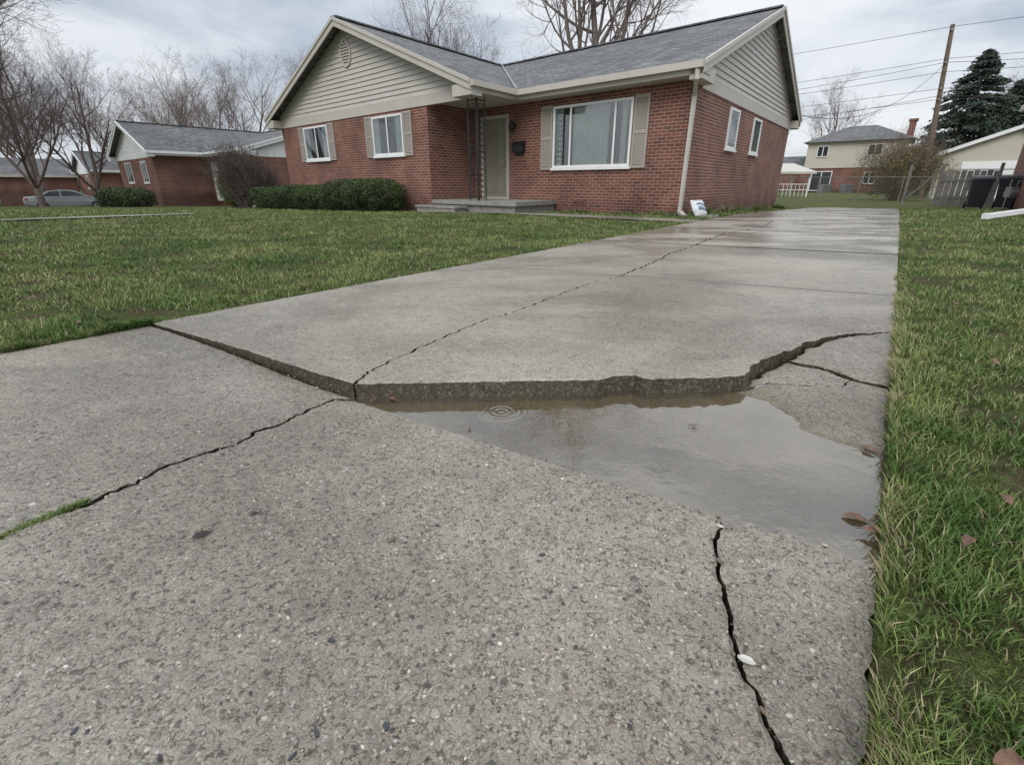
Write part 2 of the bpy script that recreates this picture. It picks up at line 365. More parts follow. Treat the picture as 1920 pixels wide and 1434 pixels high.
def piece(name,poly,zf,spacing,label,mat,edge=None,thick=.11,drop=.004,inset=.009):
    P=[Vector(p) for p in poly]; Q=[P[0]]
    for p in P[1:]:
        if (p-Q[-1]).length>.002: Q.append(p)
    if (Q[0]-Q[-1]).length<.002: Q.pop()
    P=Q; N=len(P); A=sum(P[i].x*P[(i+1)%N].y-P[(i+1)%N].x*P[i].y for i in range(N)); sg=1 if A>0 else -1
    pts=list(P); xy=[(p.x,p.y) for p in P]
    ins=[]
    for i in range(N):
        d=P[(i+1)%N]-P[i-1]
        if d.length<1e-6: continue
        ins.append(P[i]+Vector((-d.y,d.x)).normalized()*inset*sg)
    xs=[p.x for p in P]; ys=[p.y for p in P]
    gx,gy=np.meshgrid(np.arange(min(xs),max(xs),spacing),np.arange(min(ys),max(ys),spacing)); gx=gx.ravel(); gy=gy.ravel()
    k=inpoly(gx,gy,xy); gx,gy=gx[k],gy[k]; k=pdist(gx,gy,xy)>spacing*.5; gx,gy=gx[k],gy[k]
    ix=np.array([p.x for p in ins]); iy=np.array([p.y for p in ins])
    k=inpoly(ix,iy,xy)&(pdist(ix,iy,xy)>inset*.6)
    pts+= [Vector((a,b)) for a,b in zip(ix[k],iy[k])]+[Vector((a,b)) for a,b in zip(gx,gy)]
    r=delaunay_2d_cdt(pts,[(i,(i+1)%N) for i in range(N)],[],1,1e-5)
    V,Fc=r[0],r[2]; cnt={}
    for f in Fc:
        for i in range(len(f)):
            a,b=f[i],f[(i+1)%len(f)]; cnt.setdefault((min(a,b),max(a,b)),[]).append((a,b))
    bnd=[x[0] for x in cnt.values() if len(x)==1]; bv=set(i for b in bnd for i in b)
    mb=MB(); zs=[]
    if callable(getattr(zf,'arr',None)): za=zf.arr(np.array([v.x for v in V]),np.array([v.y for v in V]))
    else: za=[zf(v.x,v.y) for v in V]
    for i,v in enumerate(V):
        dz=drop*(1+1.0*mnoise.noise(Vector((v.x*30,v.y*30,1)))) if i in bv else 0
        mb.v.append((v.x,v.y,za[i]-dz)); zs.append(za[i]-dz)
    for f in Fc: mb.f.append(tuple(f)); mb.m.append(0)
    m2={}
    for i in bv: m2[i]=len(mb.v); mb.v.append((V[i].x,V[i].y,zs[i]-thick))
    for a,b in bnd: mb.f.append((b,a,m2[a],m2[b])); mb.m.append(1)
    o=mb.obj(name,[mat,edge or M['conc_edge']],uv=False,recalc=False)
    return tag(o,label,'pavement','structure')
B1=DR(-.636,W); B2=G(665,718,0); B3=G(1398,702,0)
stepA=dens([B1,G(450,652,0),G(560,687,0),B2],.02,.004,1)
stepB=dens([B2,G(800,716,0),G(1000,712,0),G(1122,711,0),G(1140,706,0),G(1160,703,0),G(1190,702,0),G(1206,708,0),G(1225,709,0),G(1330,707,0),B3],.012,.003,2)
JL=lambda k:DR(k-.28,W); JR=lambda k:DR(k+.28,0)
J=[1.97+2.3*i for i in range(10)]
c3e=G(1165,516,0); t=((c3e-JL(J[0])).dot((JR(J[0])-JL(J[0])).normalized()))/((JR(J[0])-JL(J[0])).length); c3e=JL(J[0]).lerp(JR(J[0]),t)
c3L,c3R=crack([B2]+[G(u,v,0) for u,v in ((700,690),(760,662),(830,630),(900,602),(980,578),(1060,546),(1120,527))]+[c3e],.0105,.020,11,.015)
Redge_top=DR(1.31,0)
c4L,c4R=crack([B3]+[G(u,v,-.01) for u,v in ((1416,688),(1450,670),(1490,658),(1512,646),(1560,633),(1620,627))]+[Redge_top],.016,.014,12,taper0=.1,taper1=.6)
zero=lambda x,y:.0022*mnoise.noise(Vector((x*1.5,y*1.5,0)))
jt=s*.003
J1l=dens([c3L[-1]-jt,JL(J[0])-jt],.05,.004,3); J1r=dens([JR(J[0])-jt,c3R[-1]-jt],.05,.004,4)
piece('driveway',stepA[:-1]+c3L+J1l+dens([JL(J[0]),B1],.05,.012,5),zero,.1,'heaved pale concrete slab with raised edge beside lawn',M['conc_slab'])
piece('driveway',stepB[:-1]+c4L+dens([Redge_top,JR(J[0])-jt],.05,.006,6)+J1r+c3R[::-1],zero,.1,'heaved concrete slab standing above the puddle',M['conc_slab'])
def slab(i,mat,ctr=None):
    a,b=J[i],J[i+1]; off=(-.002,.001,.004,.0,.005,.001,.006,.002,.004)[i]
    j0=s*(.003+.002*i); j1=s*(.005+.002*i)
    zf=lambda x,y:gzf(x,y)+.002+off
    pa,pb,pc,pd=JL(a)+j0,JR(a)+j0,JR(b)-j1,JL(b)-j1
    lab='damp concrete driveway slab beside the brick house'
    if ctr:
        L_,R_=crack(ctr,.015+.006*i,.03,30+i,.03)
        piece('driveway',[pa]+[L_[0]+j0]+L_[1:-1]+[L_[-1]-j1]+[pd],zf,.25,lab,mat,drop=.003,inset=.02)
        piece('driveway',[pb,pc,R_[-1]-j1]+R_[1:-1][::-1]+[R_[0]+j0],zf,.25,lab,mat,drop=.003,inset=.02)
    else: piece('driveway',dens([pa,pb,pc,pd,pa],.25,.004,40+i)[:-1],zf,.35,lab,mat,drop=.004,inset=.025)
onl=lambda k,p:JL(k).lerp(JR(k),max(0,min(1,(p-JL(k)).dot(JR(k)-JL(k))/(JR(k)-JL(k)).length_squared)))
p2=onl(J[1],G(1302,462,0)); p3=onl(J[2],G(1400,432,0)); p4=onl(J[3],G(1450,418,0))
slab(0,M['conc_slab'],[c3e,G(1195,503,0),G(1230,489,0),G(1258,474,0),p2])
slab(1,M['conc_far'],[p2,G(1325,450,0),G(1362,437,0),p3])
slab(2,M['conc_far'],[p3,p3.lerp(p4,.5)+Vector((.06,0)),p4])
for i in range(3,9): slab(i,M['conc_far'])
# low pieces
c1L,c1R=crack([B2+Vector((-.012,-.012))]+[GL(u,v) for u,v in ((630,747),(585,765),(540,787),(480,806),(440,832),(400,846),(350,856),(300,880),(240,908),(170,936),(100,962),(0,1005))]+[Vector((-1.6,.62)),Vector((-4.2,.1))],.0135,.018,13)
jE=GL(1646,1040)
c2t=GL(1345,962)
c2L,c2R=crack([c2t]+[GL(u,v) for u,v in ((1357,985),(1340,1008),(1345,1060),(1364,1110),(1372,1180),(1390,1245),(1420,1300),(1440,1350),(1468,1400),(1492,1440))]+[GL(1560,1560),Vector((.28,-.2)),Vector((.2,-1.6))],.010,.009,14,.007,taper0=.05)
gl_edge=[B1+Vector((-.012,-.01)),G(0,664,-.015),Vector((-3.2,.75)),Vector((-4.6,-.4))]
sA=[p+Vector((-.004,-.007)) for p in stepA]
piece('sidewalk',dens(sA,.05,.0,15)+c1R[1:]+[Vector((-4.6,-.4))]+dens(gl_edge,.05,.012,16)[::-1][1:],low,.07,'grey concrete slab settled below the driveway',M['conc_near'])
A0=B2+Vector((.004,-.02)); JA=dens([A0,c2t+Vector((-.004,0))],.015,.0035,17); JB=dens([c2t+Vector((.004,0)),jE],.015,.0035,18)
Rb=lambda t0,t1,sd:dens([DR(t0,0),DR(t1,0)],.03,.018,sd)
tauE=(jE-R0).dot(s)
bot=Vector((-4.6,-1.6))
piece('sidewalk',[A0]+JA[1:]+c2R[1:]+[bot]+[Vector((-4.6,.05))]+c1L[::-1][1:-1],low,.06,'coarse exposed aggregate concrete slab, cracked and weathered',M['conc_near'],drop=.005,inset=.008)
piece('sidewalk',JB+Rb(tauE-.01,-3.3,19)[1:]+[Vector((.25,-1.6))]+c2L[::-1][1:],low,.06,'narrow broken concrete piece beside the grass',M['conc_near'],drop=.005,inset=.008)
k=int(len(c4R)*.36)
brs=Vector(c4R[k])
triP=GL(1596,712); rE=DR((GL(1672,728)-R0).dot(s),0)
c5L,c5R=crack([B3+Vector((.004,-.01)),GL(1440,716),GL(1480,719),GL(1540,722),GL(1580,723),triP],.009,.010,20)
c6L,c6R=crack([brs,GL(1540,690),triP],.015,.012,21); c7L,c7R=crack([triP,GL(1640,722),rE],.017,.008,22)
lab='small broken concrete piece beside a wide crack'
piece('pavement',c4R[k+1:]+Rb(1.3,(rE-R0).dot(s)+.01,23)[1:-1]+[c7L[-1]]+c7L[::-1][1:-1]+c6L[::-1][1:-1],lambda x,y:low(x,y)+.006,.05,lab,M['conc_near'])
piece('pavement',c4R[2:k]+c6R[1:-1]+c5L[::-1][:-1],lambda x,y:low(x,y)-.001,.05,lab,M['conc_near'])
shore=[G(u,v,WZ) for u,v in ((600,690),(1385,690),(1400,735),(1445,752),(1490,783),(1530,815),(1590,836),(1650,858),(1760,890),(1760,1090),(1640,1080),(560,800))]
shore=[(p.x,p.y) for p in shore]
class ZB:
    @staticmethod
    def arr(x,y):
        d=pdist(x,y,shore); i=inpoly(x,y,shore)
        nz=np.array([mnoise.noise(Vector((a*7,b*7,2)))+.6*mnoise.noise(Vector((a*25,b*25,3))) for a,b in zip(x,y)])
        lo=np.array([low(a,b) for a,b in zip(x,y)])
        tt=np.clip(d/.2,0,1); dep=WZ-.014*(tt*tt*(3-2*tt))
        return np.where(i,dep,np.minimum(lo,WZ+.03*d+.0005))+nz*.0018
sB=[p+Vector((.0,-.006)) for p in stepB]
basin=concrete('silty_puddle_bed',1.0,(1.04,1.0,.92),.1,wetz=WZ,grain=.7)
piece('pavement',dens(sB,.04,0,24)+c5R[1:]+c7R[1:]+Rb((rE-R0).dot(s)-.01,tauE+.012,25)[1:]+[p+Vector((.002,.004)) for p in JB[::-1][1:]]+[p+Vector((.002,.004)) for p in JA[::-1][:-1]],ZB,.022,'sunken concrete slab holding rain water',basin,thick=.05)
mb=MB(); mb.add([(*p,WZ) for p in [G(640,700,WZ),A0+Vector((-.02,-.03)),c2t+Vector((0,-.03)),DR(tauE-.1,-.03),DR(.38,-.03),G(1400,712,WZ)]])
tag(mb.obj('puddle',M['water'],uv=False,recalc=False),'shallow murky rain puddle lying against the raised slab','puddle','structure')
outl=[DR(23,0),DR(-3.6,0),Vector((-4.7,-1.75)),Vector((-4.75,-.35)),Vector((-3.25,.78)),G(0,664,-.015),B1,DR(23,W)]
outl=[(p.x,p.y) for p in outl]
# ---------- ground
def axis(lo,hi,c,fine,growth):
    a=[c]; st=fine
    while a[-1]<hi: a.append(a[-1]+st); st*=growth
    b=[c]; st=fine
    while b[-1]>lo: b.append(b[-1]-st); st*=growth
    return sorted(set(a+b))
gx,gy=np.meshgrid(axis(-450,450,1.5,.3,1.045),axis(-60,600,2,.3,1.045)); gx=gx.ravel()+.0013; gy=gy.ravel()+.0017
OD=dens([Vector(p) for p in outl]+[Vector(outl[0])],.15,.0,50)[:-1]
ID=OD
A=sum(ID[i].x*ID[(i+1)%len(ID)].y-ID[(i+1)%len(ID)].x*ID[i].y for i in range(len(ID))); sg=1 if A>0 else -1
INn=[]
for i in range(len(ID)):
    d=ID[(i+1)%len(ID)]-ID[i-1]; INn.append(ID[i]+Vector((-d.y,d.x)).normalized()*.015*sg)
k=pdist(gx,gy,outl)>.04; gx,gy=gx[k],gy[k]
pts=OD+INn+[Vector((a,b)) for a,b in zip(gx,gy)]
N=len(OD); Ni=len(INn)
r=delaunay_2d_cdt(pts,[(i,(i+1)%N) for i in range(N)]+[(N+i,N+(i+1)%Ni) for i in range(Ni)],[],0,1e-5)
V=r[0]; vx=np.array([v.x for v in V]); vy=np.array([v.y for v in V]); ins=inpoly(vx,vy,outl)&(pdist(vx,vy,outl)>.007)
def lawnz(x,y):
    x=np.asarray(x,float); y=np.asarray(y,float)
    nearlow=np.clip((2.0-y)/1.2,0,1)*(x>0)
    return gz(x,y)-.012-.022*nearlow
zz=lawnz(vx,vy)+np.where(ins,-.13,0.)
mb=MB(); mb.v=[(a,b,c) for a,b,c in zip(vx,vy,zz)]
for f in r[2]:
    mb.f.append(tuple(f)); mb.m.append(1 if all(ins[i] for i in f) else 0)
tag(mb.obj('ground',[M['ground'],M['soil']],uv=False,recalc=False),'green spring lawn stretching between the houses','ground','structure')
def strip(name,pts,z,label,mat,cat='path'):
    mb=MB(); D=dens([Vector(p) for p in pts]+[Vector(pts[0])],.4,0,60)[:-1]
    mb.add([(p.x,p.y,gzf(p.x,p.y)+z) for p in D]); return tag(mb.obj(name,mat,uv=False,recalc=False),label,cat,'structure')
def GZ(u,v):
    z=0
    for i in range(25):
        p=G(u,v,z); z=.5*z+.5*gzf(p.x,p.y)
    return p
C=Vector((3.73,11.45))
def HP(q,a): return C+e*q+s*a
plainwalk=concrete('grey_walk_concrete',.4,(.85,.83,.8),.2)
strip('path',[HP(3.4,-2.6),HP(6.2,-3.05),HP(6.2,-2.33),HP(3.4,-1.88)],.014,'short concrete walk at the porch',plainwalk)
strip('path',[DR(7.5,W+.005),HP(3.45,-2.55),HP(3.45,-1.9),DR(8.2,W+.005)],.006,'narrow concrete walk from driveway to porch',plainwalk)
far_walk=[GZ(-200,422),GZ(360,402.5),GZ(368,401),GZ(-200,419)]
strip('path',far_walk,.015,'grey concrete walk crossing the neighbouring lawn',plainwalk)
strip('road',[HP(20,-26),HP(120,-26),HP(120,-17.5),HP(20,-17.5)],.02,'grey asphalt street beyond the lawns',M['asphalt'],'road')
# ---------- houses
def house(nm,label,C,Q,inner,prot,depth,porch,zo,bm,sid,win_main,door,wins,side_wins,ridge=4.94,vent=True,detail=True,shut=True,trim='trim'):
    root=empty(nm,(C.x,C.y,zo),label,'house')
    H=lambda q,a,z:Vector((C.x+q*e.x+a*s.x,C.y+q*e.y+a*s.y,z+zo))
    FM=lambda t,z,o:H(t,-o,z); FW=lambda t,z,o:H(t,-prot-o,z); FS=lambda t,z,o:H(-o,t,z)
    BX=lambda mb,q0,q1,a0,a1,z0,z1,m=0:mb.box([H(q0,a0,z0),H(q1,a0,z0),H(q1,a1,z0),H(q0,a1,z0),H(q0,a0,z1),H(q1,a0,z1),H(q1,a1,z1),H(q0,a1,z1)],m)
    mb=MB(); zt=2.6
    def wall(q0,a0,q1,a1): mb.add([H(q0,a0,-1.0),H(q1,a1,-1.0),H(q1,a1,zt),H(q0,a0,zt)])
    wall(0,0,inner,0);wall(inner,0,inner,-prot);wall(inner,-prot,Q,-prot);wall(Q,-prot,Q,depth);wall(Q,depth,0,depth);wall(0,depth,0,0)
    mb.obj('wall',bm,root,recalc=False)
    T=M[trim]; ze=2.80; zr=ridge; qL=inner-porch-.4; qR=Q+.4; qm=(qL+qR)/2; am=depth/2; af=-prot-.4; q0=-.26
    mb=MB()
    def plane(P):
        top=[H(*p) for p in P]; bt=[p-Vector((0,0,.06)) for p in top]; k=len(P)
        mb.add(top); mb.add(bt[::-1])
        for i in range(k): mb.add([top[i],bt[i],bt[(i+1)%k],top[(i+1)%k]])
    plane([(q0,-.45,ze),(qL,-.45,ze),(qm,am,zr),(q0,am,zr)])
    plane([(qm,am,zr),(qR,-.45,ze),(qR,am,zr)])
    plane([(q0,am,zr),(qR,am,zr),(qR,depth+.45,ze),(q0,depth+.45,ze)])
    plane([(qm,af,zr),(qL,af,ze),(qL,-.45,ze),(qm,am,zr)])
    plane([(qm,af,zr),(qm,am,zr),(qR,-.45,ze),(qR,af,ze)])
    rf=mb.obj('roof',M['shingle'],root,recalc=False)
    mb=MB(); mb.bar(H(q0,am,zr+.015),H(qm,am,zr+.015),.26,.04); mb.bar(H(qm,af,zr+.015),H(qm,am,zr+.015),.26,.04)
    mb.obj('ridge_cap',M['shingle'],rf)
    mb=MB(); mb.bar(H(qL+.1,-.35,ze+.06),H(qm-.1,am-.1,zr+.01),.05,.02); mb.obj('valley_flashing',M['metal'],rf)
    mb=MB()
    def rake(p0,p1,dn=.2,off=(0,0),m=0,up=.012):
        a,b=H(*p0),H(*p1); ov=(H(off[0],off[1],0)-H(0,0,0)); d=Vector((0,0,-dn)); u=Vector((0,0,up))
        mb.box([a+d,b+d,b+d+ov,a+d+ov,a+u,b+u,b+u+ov,a+u+ov],m)
    rake((qL-.02,af,ze),(qm,af,zr),.21,(0,-.03)); rake((qR,af,ze),(qm,af,zr),.21,(0,-.03))
    rake((qL-.02,af-.032,ze),(qm,af-.032,zr),.07,(0,-.03)); rake((qR,af-.032,ze),(qm,af-.032,zr),.07,(0,-.03))
    rake((q0,-.47,ze),(q0,am,zr),.21,(-.03,0)); rake((q0,depth+.45,ze),(q0,am,zr),.21,(-.03,0))
    rake((q0-.032,-.47,ze),(q0-.032,am,zr),.07,(-.03,0)); rake((q0-.032,depth+.45,ze),(q0-.032,am,zr),.07,(-.03,0))
    BX(mb,qL-.02,qL+.62,af,-prot,2.5,2.74); BX(mb,qR-.6,qR,af,-prot,2.5,2.74)
    BX(mb,q0,0,-.47,.35,2.5,2.74); BX(mb,q0,0,depth-.2,depth+.45,2.5,2.74)
    BX(mb,qL+.6,Q,-prot-.03,-prot+.12,2.5,2.74); BX(mb,-.03,0,.35,depth-.2,2.46,2.7)
    BX(mb,q0,qL,-.45,0,2.58,2.6+.02); BX(mb,q0,qL,-.47,-.45,2.58,2.76)
    BX(mb,qL,qL+.02,af,-.45,2.58,2.76); BX(mb,qL+.02,inner-.002,af+.4,-.002,2.58,2.6)
    mb.obj('fascia',T,root)
    mb=MB()
    BX(mb,q0-.02,qL-.12,-.585,-.475,2.67,2.795); BX(mb,qL-.12,qL-.01,af,-.475,2.67,2.795)
    mb.obj('gutter',T,root)
    if detail or trim!='trim':
        mb=MB(); mb.bar(H(-.165,-.525,2.66),H(-.165,-.525,2.48),.08,.06); mb.bar(H(-.165,-.525,2.5),H(-.02,-.09,2.28),.08,.06)
        mb.bar(H(-.02,-.09,2.32),H(-.0,-.09,.02),.085,.065); mb.bar(H(0,-.09,.05),H(-.2,-.35,-.02),.085,.065)
        mb.obj('downspout',M['white_siding'] if trim!='trim' else T,root)
    def siding(Fn,tr,z0,z1,nm_='gable_siding'):
        mb=MB(); z=z0; st=.125
        while z<z1-.02:
            zz=min(z+st,z1); a,b=tr(z); c,d=tr(zz)
            if b-a<.02: break
            mb.add([Fn(a,z,.034),Fn(b,z,.034),Fn(d,zz,.006),Fn(c,zz,.006)]); mb.add([Fn(a,z,.004),Fn(b,z,.004),Fn(b,z,.034),Fn(a,z,.034)])
            z=zz
        return mb.obj(nm_,sid,root,recalc=False)
    kz=lambda z:(z+.06-ze)/(zr-ze)
    siding(FW,lambda z:(max(inner-porch-.1,qL+kz(z)*(qm-qL)),min(Q,qR-kz(z)*(qR-qm))),2.74,zr-.1)
    siding(FS,lambda z:(max(0,-.45+kz(z)*(am+.45)),min(depth,depth+.45-kz(z)*(am+.45))),2.7,zr-.1)
    if vent:
        mb=MB(); q=qm+.1; zc=4.16; rr=.30; K=24
        def ring(r,o): return [FW(q+r*.95*math.cos(2*math.pi*i/K),zc+r*1.2*math.sin(2*math.pi*i/K),o) for i in range(K)]
        A_,B_=ring(rr,.07),ring(rr*.82,.07); A2,B2_=ring(rr,.01),ring(rr*.82,.03)
        for i in range(K):
            j=(i+1)%K; mb.add([A_[i],A_[j],B_[j],B_[i]]); mb.add([A_[i],A_[j],A2[j],A2[i]]); mb.add([B_[i],B_[j],B2_[j],B2_[i]])
        for i in range(9):
            z=-rr*.9+i*rr*.225; wd=rr*.76*math.sqrt(max(0,1-(z/rr)**2)) if abs(z)<rr else 0
            mb.boxF(FW,q-wd,q+wd,zc+z*1.1,zc+z*1.1+.04,.04,.06)
        v_=mb.obj('gable_vent',M['trim'],root)
        mb=MB(); mb.add(ring(rr*.84,.037)); mb.obj('vent_backing',M['fence'],v_,recalc=False)
    def window(Fn,t0,t1,z0,z1,mull,cur=True,sh=True):
        mb=MB(); f=.055; o0,o1=.004,.05
        mb.boxF(Fn,t0,t1,z1-f,z1,o0,o1);mb.boxF(Fn,t0,t1,z0,z0+f,o0,o1);mb.boxF(Fn,t0,t0+f,z0+f,z1-f,o0,o1);mb.boxF(Fn,t1-f,t1,z0+f,z1-f,o0,o1)
        for m_ in mull:
            tm=t0+(t1-t0)*m_; mb.boxF(Fn,tm-.025,tm+.025,z0+f,z1-f,.036,.048)
        w=mb.obj('window',M['white'],root)
        mb=MB(); mb.add([Fn(t0+f,z0+f,.003),Fn(t1-f,z0+f,.003),Fn(t1-f,z1-f,.003),Fn(t0+f,z1-f,.003)]); mb.obj('interior',M['dark'],w,recalc=False)
        mb=MB(); mb.add([Fn(t0+f-.01,z0+f-.01,.034),Fn(t1-f+.01,z0+f-.01,.034),Fn(t1-f+.01,z1-f+.01,.034),Fn(t0+f-.01,z1-f+.01,.034)]); mb.obj('glass',M['glass'],w,recalc=False)
        Wd=t1-t0-2*f
        for (a,b) in (cur or []):
            mb=MB(); K=int((b-a)*Wd/.02)+2; P=[(t0+f+Wd*(a+(b-a)*i/K),.015+.011*math.sin(i*1.25+.8*math.sin(i*.37))) for i in range(K+1)]
            for i in range(K): mb.add([Fn(P[i][0],z0+f,P[i][1]),Fn(P[i+1][0],z0+f,P[i+1][1]),Fn(P[i+1][0],z1-f,P[i+1][1]),Fn(P[i][0],z1-f,P[i][1])])
            mb.obj('curtain',M['curtain'],w,recalc=False)
        mb=MB(); mb.boxF(Fn,t0-.04,t1+.04,z0-.06,z0-.003,.004,.075); mb.obj('sill',M['white'] ,w)
        if sh:
            for a,b in ((t0-.40,t0-.03),(t1+.03,t1+.40)):
                mb=MB(); zz0,zz1=z0-.04,z1+.03; fr_=.045
                mb.boxF(Fn,a,a+fr_,zz0,zz1,.004,.04);mb.boxF(Fn,b-fr_,b,zz0,zz1,.004,.04)
                for zc in (zz0,(zz0+zz1)/2-.03,zz1-.06): mb.boxF(Fn,a+fr_,b-fr_,zc,zc+.06,.004,.04)
                z=zz0+.08
                while z<zz1-.08:
                    mb.add([Fn(a+fr_,z,.034),Fn(b-fr_,z,.034),Fn(b-fr_,z+.04,.012),Fn(a+fr_,z+.04,.012)]); z+=.036
                mb.add([Fn(a+.01,zz0+.01,.006),Fn(b-.01,zz0+.01,.006),Fn(b-.01,zz1-.01,.006),Fn(a+.01,zz1-.01,.006)])
                mb.obj('shutter',M['shutter'],root,recalc=False)
    window(FM,*win_main,[.2,.76] if detail else [.3,.7],[(.04,.11),(.26,.73),(.88,1.0)],shut)
    for w in wins: window(FW,*w,[.5],[(.0,.22),(.80,1.0)],shut)
    for w in side_wins: window(FS,*w,[],[(.0,1.0)] ,False)
    d0,d1=door; mb=MB()
    mb.boxF(FM,d0-.07,d0,.2,2.36,.004,.06);mb.boxF(FM,d1,d1+.07,.2,2.36,.004,.06);mb.boxF(FM,d0,d1,2.29,2.36,.004,.06);mb.boxF(FM,d0,d1,.2,.27,.004,.08)
    dr=mb.obj('door_frame',M['trim'],root)
    mb=MB(); mb.boxF(FM,d0,d1,.27,2.29,.004,.03)
    if detail:
        w=d1-d0
        for (x0,x1,z0,z1) in ((.12,.46,.4,.95),(.54,.88,.4,.95),(.12,.46,1.05,1.75),(.54,.88,1.05,1.75),(.12,.46,1.85,2.15),(.54,.88,1.85,2.15)):
            for (a,b,c,d_) in ((x0,x1,z0,z0+.025),(x0,x1,z1-.025,z1),(x0,x0+.03,z0,z1),(x1-.03,x1,z0,z1)):
                mb.boxF(FM,d0+a*w,d0+b*w,c,d_,.0305,.045)
    dd=mb.obj('door',M['door'] if detail else M['white'],root)
    mb=MB(); mb.cyl(FM(d0+.08,1.2,.03),FM(d0+.08,1.2,.09),.025,10); mb.boxF(FM,d0+.06,d0+.1,1.15,1.32,.031,.045); mb.obj('handle',M['metal'],dd)
    if detail:
        mb=MB(); BX(mb,3.55,inner-.003,-1.8,-.003,-.5,.12,0); BX(mb,3.48,inner-.003,-1.88,-.003,.122,.22,0); mb.obj('porch',M['foundation'],root)
        mb=MB(); BX(mb,5.2,6.75,-2.35,-1.9,-.5,.04,0); BX(mb,5.16,6.79,-2.38,-1.885,.042,.09,0); mb.obj('porch_step',M['foundation'],root)
        for (qa,qb,ac,bc) in ((4.84,5.14,-1.78,-1.78),(4.84,4.84,-1.74,-1.46)):
            mb=MB(); A=lambda z:H(qa,ac,z); B=lambda z:H(qb,bc,z)
            mb.bar(A(.22),A(2.56),.028);mb.bar(B(.22),B(2.56),.028)
            for z in (.3,1.35,1.5,2.48): mb.bar(A(z),B(z),.02)
            z=.3
            while z<2.4:
                for sgn in (0,1):
                    pts=[]
                    for i in range(9):
                        t=i/8; x=.5+.46*math.sin(t*2*math.pi+ (math.pi if sgn else 0)); pts.append(A(z+.26*t).lerp(B(z+.26*t),x))
                    mb.tube(pts,[.008]*9,4)
                z+=.265
            mb.obj('porch_column',M['iron'],root,uv=False)
        mb=MB(); mb.boxF(FM,4.62,5.02,1.42,1.62,.004,.13)
        mb.add([FM(4.60,1.69,.004),FM(5.04,1.69,.004),FM(5.04,1.60,.16),FM(4.60,1.60,.16)]); mb.boxF(FM,4.68,4.96,1.34,1.42,.004,.03); mb.obj('mailbox',M['iron'],root)
        mb=MB(); mb.cyl(FM(5.02,2.06,.004),FM(5.02,2.06,.02),.055,12); mb.bar(FM(5.02,2.08,.02),FM(5.02,2.12,.12),.02); mb.tube([FM(5.02,1.92,.12),FM(5.02,2.0,.12),FM(5.02,2.12,.12),FM(5.02,2.18,.12)],[.045,.07,.075,.02],8)
        mb.obj('wall_lamp',M['iron'],root)
        for (Fq,q_) in ((FM,2.75),(FW,8.5)):
            mb=MB()
            for i in range(4): mb.boxF(Fq,q_-.2,q_+.2,.1+i*.035,.125+i*.035,.002,.02)
            mb.boxF(Fq,q_-.22,q_-.2,.09,.25,.002,.022); mb.boxF(Fq,q_+.2,q_+.22,.09,.25,.002,.022)
            mb.obj('foundation_vent',M['brick2'],root)
        mb=MB(); mb.tube([H(2.0,am+1.2,4.2),H(2,am+1.2,5.05)],[.05,.05],8)
        mb.obj('vent_pipe',M['metal'],rf)
    return root,H
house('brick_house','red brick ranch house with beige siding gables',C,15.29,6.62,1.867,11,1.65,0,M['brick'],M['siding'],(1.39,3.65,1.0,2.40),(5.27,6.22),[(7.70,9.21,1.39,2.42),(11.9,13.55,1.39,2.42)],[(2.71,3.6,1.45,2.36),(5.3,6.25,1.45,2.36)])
C2=Vector((-13.5,27.6))
house('brick_house','brick ranch house with white siding gables',C2,14.6,6.0,2.9,11,.2,-.52,M['brick2'],M['white_siding'],(1.0,3.9,.5,2.4),(4.6,5.6),[(7.6,8.8,1.2,2.35),(11.2,12.6,1.2,2.35)],[(3,3.8,1.4,2.3)],4.5,False,False,False,'white_siding')
C3=C+e*51+s*1.5
house('brick_house','distant brick ranch house with grey roof',C3,14,6.2,3.0,10,.2,-1.0,M['brick2'],M['white_siding'],(1.6,4.0,.8,2.3),(4.9,5.8),[(8.2,9.4,1.2,2.35)],[],4.5,False,False,False,'white_siding')
def simple_house(nm,label,O,wd,dp,base,eave,ridge,wallm,over=.35,gable=None,zo=0,trim='trim'):
    root=empty(nm,(O.x,O.y,zo),label,'house' if nm!='garage' else 'garage'); H=lambda q,a,z:Vector((O.x-q*e.x+a*s.x,O.y-q*e.y+a*s.y,z+zo))
    mb=MB()
    for a,b in (((0,0),(wd,0)),((wd,0),(wd,dp)),((wd,dp),(0,dp)),((0,dp),(0,0))): mb.add([H(*a,base),H(*b,base),H(*b,eave),H(*a,eave)])
    mb.obj('wall',wallm,root,recalc=False)
    mb=MB(); h=wd/2
    for sgn in (0,1):
        q0=-over if sgn==0 else wd+over
        P=[H(q0,-over,eave),H(q0,dp+over,eave),H(h,dp+over,ridge),H(h,-over,ridge)]; mb.add([p+Vector((0,0,.1)) for p in P]); mb.add(P)
        for i in range(4): j=(i+1)%4; u=Vector((0,0,.1)); mb.add([P[i],P[j],P[j]+u,P[i]+u])
    mb.obj('roof',M['shingle'],root,recalc=False)
    mb=MB()
    for a in (0,dp): mb.add([H(0,a,eave),H(wd,a,eave),H(h,a,ridge)])
    mb.obj('gable_siding',gable or M['siding'],root,recalc=False)
    mb=MB(); 
    for q0 in (-over,wd+over): mb.bar(H(q0,-over,eave+.02),H(q0,dp+over,eave+.02),.06,.2); mb.bar(H(q0,-over-.02,eave),H(h,-over-.02,ridge),.04,.2)
    mb.box([H(-over,-over,eave-.08),H(0,-over,eave-.08),H(0,dp+over,eave-.08),H(-over,dp+over,eave-.08),H(-over,-over,eave-.06),H(0,-over,eave-.06),H(0,dp+over,eave-.06),H(-over,dp+over,eave-.06)])
    mb.obj('fascia',M[trim],root)
    return root,H
RN=Vector((18.8,20.0))-s*9
